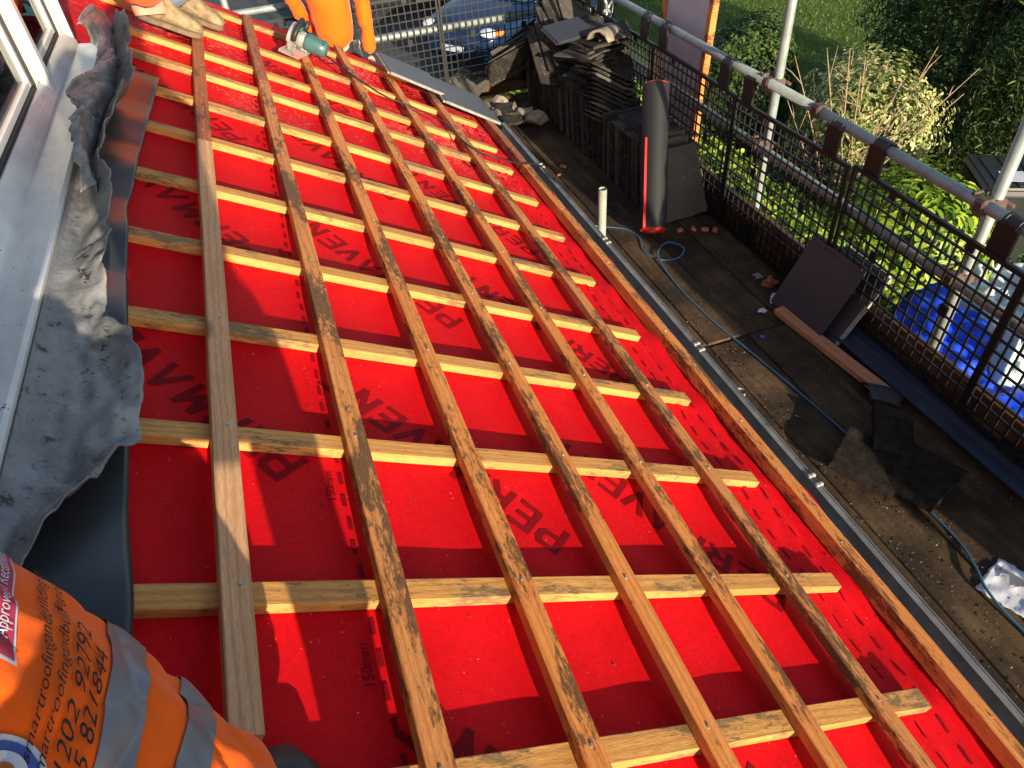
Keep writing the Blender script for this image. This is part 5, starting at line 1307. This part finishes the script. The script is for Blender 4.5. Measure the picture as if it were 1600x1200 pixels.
# the rest of that worker: one body, trousers, boots, hands braced on the roof
def wj(*a): return rp(*a)
WJ = [wj(-.08, -.43, .14), wj(-.35, -.28, .23), wj(-.58, -.21, .28), wj(-.70, -.20, .33), wj(-.80, -.22, .36), wj(-.57, -.06, .26), wj(-.58, -.02, .30), wj(-.56, -.38, .25), wj(-.50, -.52, .12), wj(-.46, -.60, .06), wj(.02, -.52, .12), wj(-.02, -.72, .08), wj(.18, -1.0, .06)]
WE = [(0, 1), (1, 2), (2, 3), (3, 4), (2, 5), (5, 6), (2, 7), (7, 8), (8, 9), (0, 10), (10, 11), (11, 12)]
o = skin('body', WJ, WE, [.085, .09, .09, .05, .055, .045, .04, .05, .04, .03, .08, .06, .045], MT['skin'], wk); o.matrix_local = WT
o = skin('trousers', WJ[0:1]+WJ[10:], [(0, 1), (1, 2), (2, 3)], [.10, .10, .078, .06], MT['dark_trouser'], wk); o.matrix_local = WT
o = skin('sleeve', WJ[2:3]+WJ[7:10], [(0, 1), (1, 2), (2, 3)], [.08, .066, .055, .045], MT['orange'], wk); o.matrix_local = WT
obj('face', head_bm(WJ[4], (-.6, -.2, -.75), (-.7, 0, .7)), MT['skin'], wk, WT, True)
boot(WJ[12]+Vector((0, 0, .05)), wj(.22, -1.22, .03), 'blackboot', wk, WT, RN)
V, F = loft([(x, hw, .0, z1*.42, 3) for x, hw, z1 in ((0, .03, .09), (.05, .046, .13), (.12, .046, .12), (.19, .05, .10), (.25, .046, .085), (.29, .02, .05))], 14)
pyd('boot', V, F, MT['blackboot'], wk, True, WT @ fr(wj(.105, -.53, .004), RV*.98-RU*.10, RN))
hand(WJ[9], (WJ[9]-WJ[8]).normalized(), 1, wk, WT)

# ================================================================== LITTER TOO SMALL TO COUNT
def litter(name, n, place, size, m, label, cat, seed):
    rng = np.random.default_rng(seed); V = np.zeros((n, 6, 3)); rr = random.Random(seed)
    for i in range(n):
        o_, nrm = place(rr); a = rr.uniform(0, 6.28); t1 = nrm.orthogonal().normalized(); t2 = nrm.cross(t1)
        d = t1*math.cos(a)+t2*math.sin(a); e_ = nrm.cross(d); L = size*rr.uniform(.4, 1.5); w_ = L*rr.uniform(.2, .6); h = L*rr.uniform(.15, .35)
        for k, q in enumerate((-d*L, e_*w_, d*L, -e_*w_, nrm*h, -nrm*h*.2)): V[i, k] = o_+q+nrm*h*.2
    o = fan_mesh(name, V, [(0, 1, 4), (1, 2, 4), (2, 3, 4), (3, 0, 4), (1, 0, 5), (2, 1, 5), (3, 2, 5), (0, 3, 5)], MT[m]); return tag(o, label, cat, kind='stuff')
def on_roof(rr):
    u, v = rr.uniform(-.1, 1.75), rr.uniform(-.6, 4.1); return rp(u, v, sag(u, v)+.001), RN
def on_far(rr):
    u, v = rr.uniform(.0, 1.5), 2.6+1.4*rr.random(); return rp(u, v, sag(u, v)+.001), RN
def on_deck(rr): return Vector((rr.uniform(1.8, 2.72), rr.uniform(-.4, 4.9), ZD+.007)), Vector((0, 0, 1))
litter('dirt_crumbs', 420, on_roof, .0042, 'oldtile', 'small dark crumbs of dirt scattered over the red membrane', 'dirt', 3)
litter('wood_chips', 700, on_far, .0045, 'pine', 'pale sawdust and wood chips round the circular saw', 'sawdust', 5)
litter('deck_crumbs', 2600, on_deck, .0065, 'oldtile', 'dark crumbs of broken tile and dirt over the scaffold deck', 'dirt', 7)
litter('deck_flakes', 120, on_deck, .006, 'mortar', 'pale mortar flakes scattered over the scaffold deck', 'debris', 8)
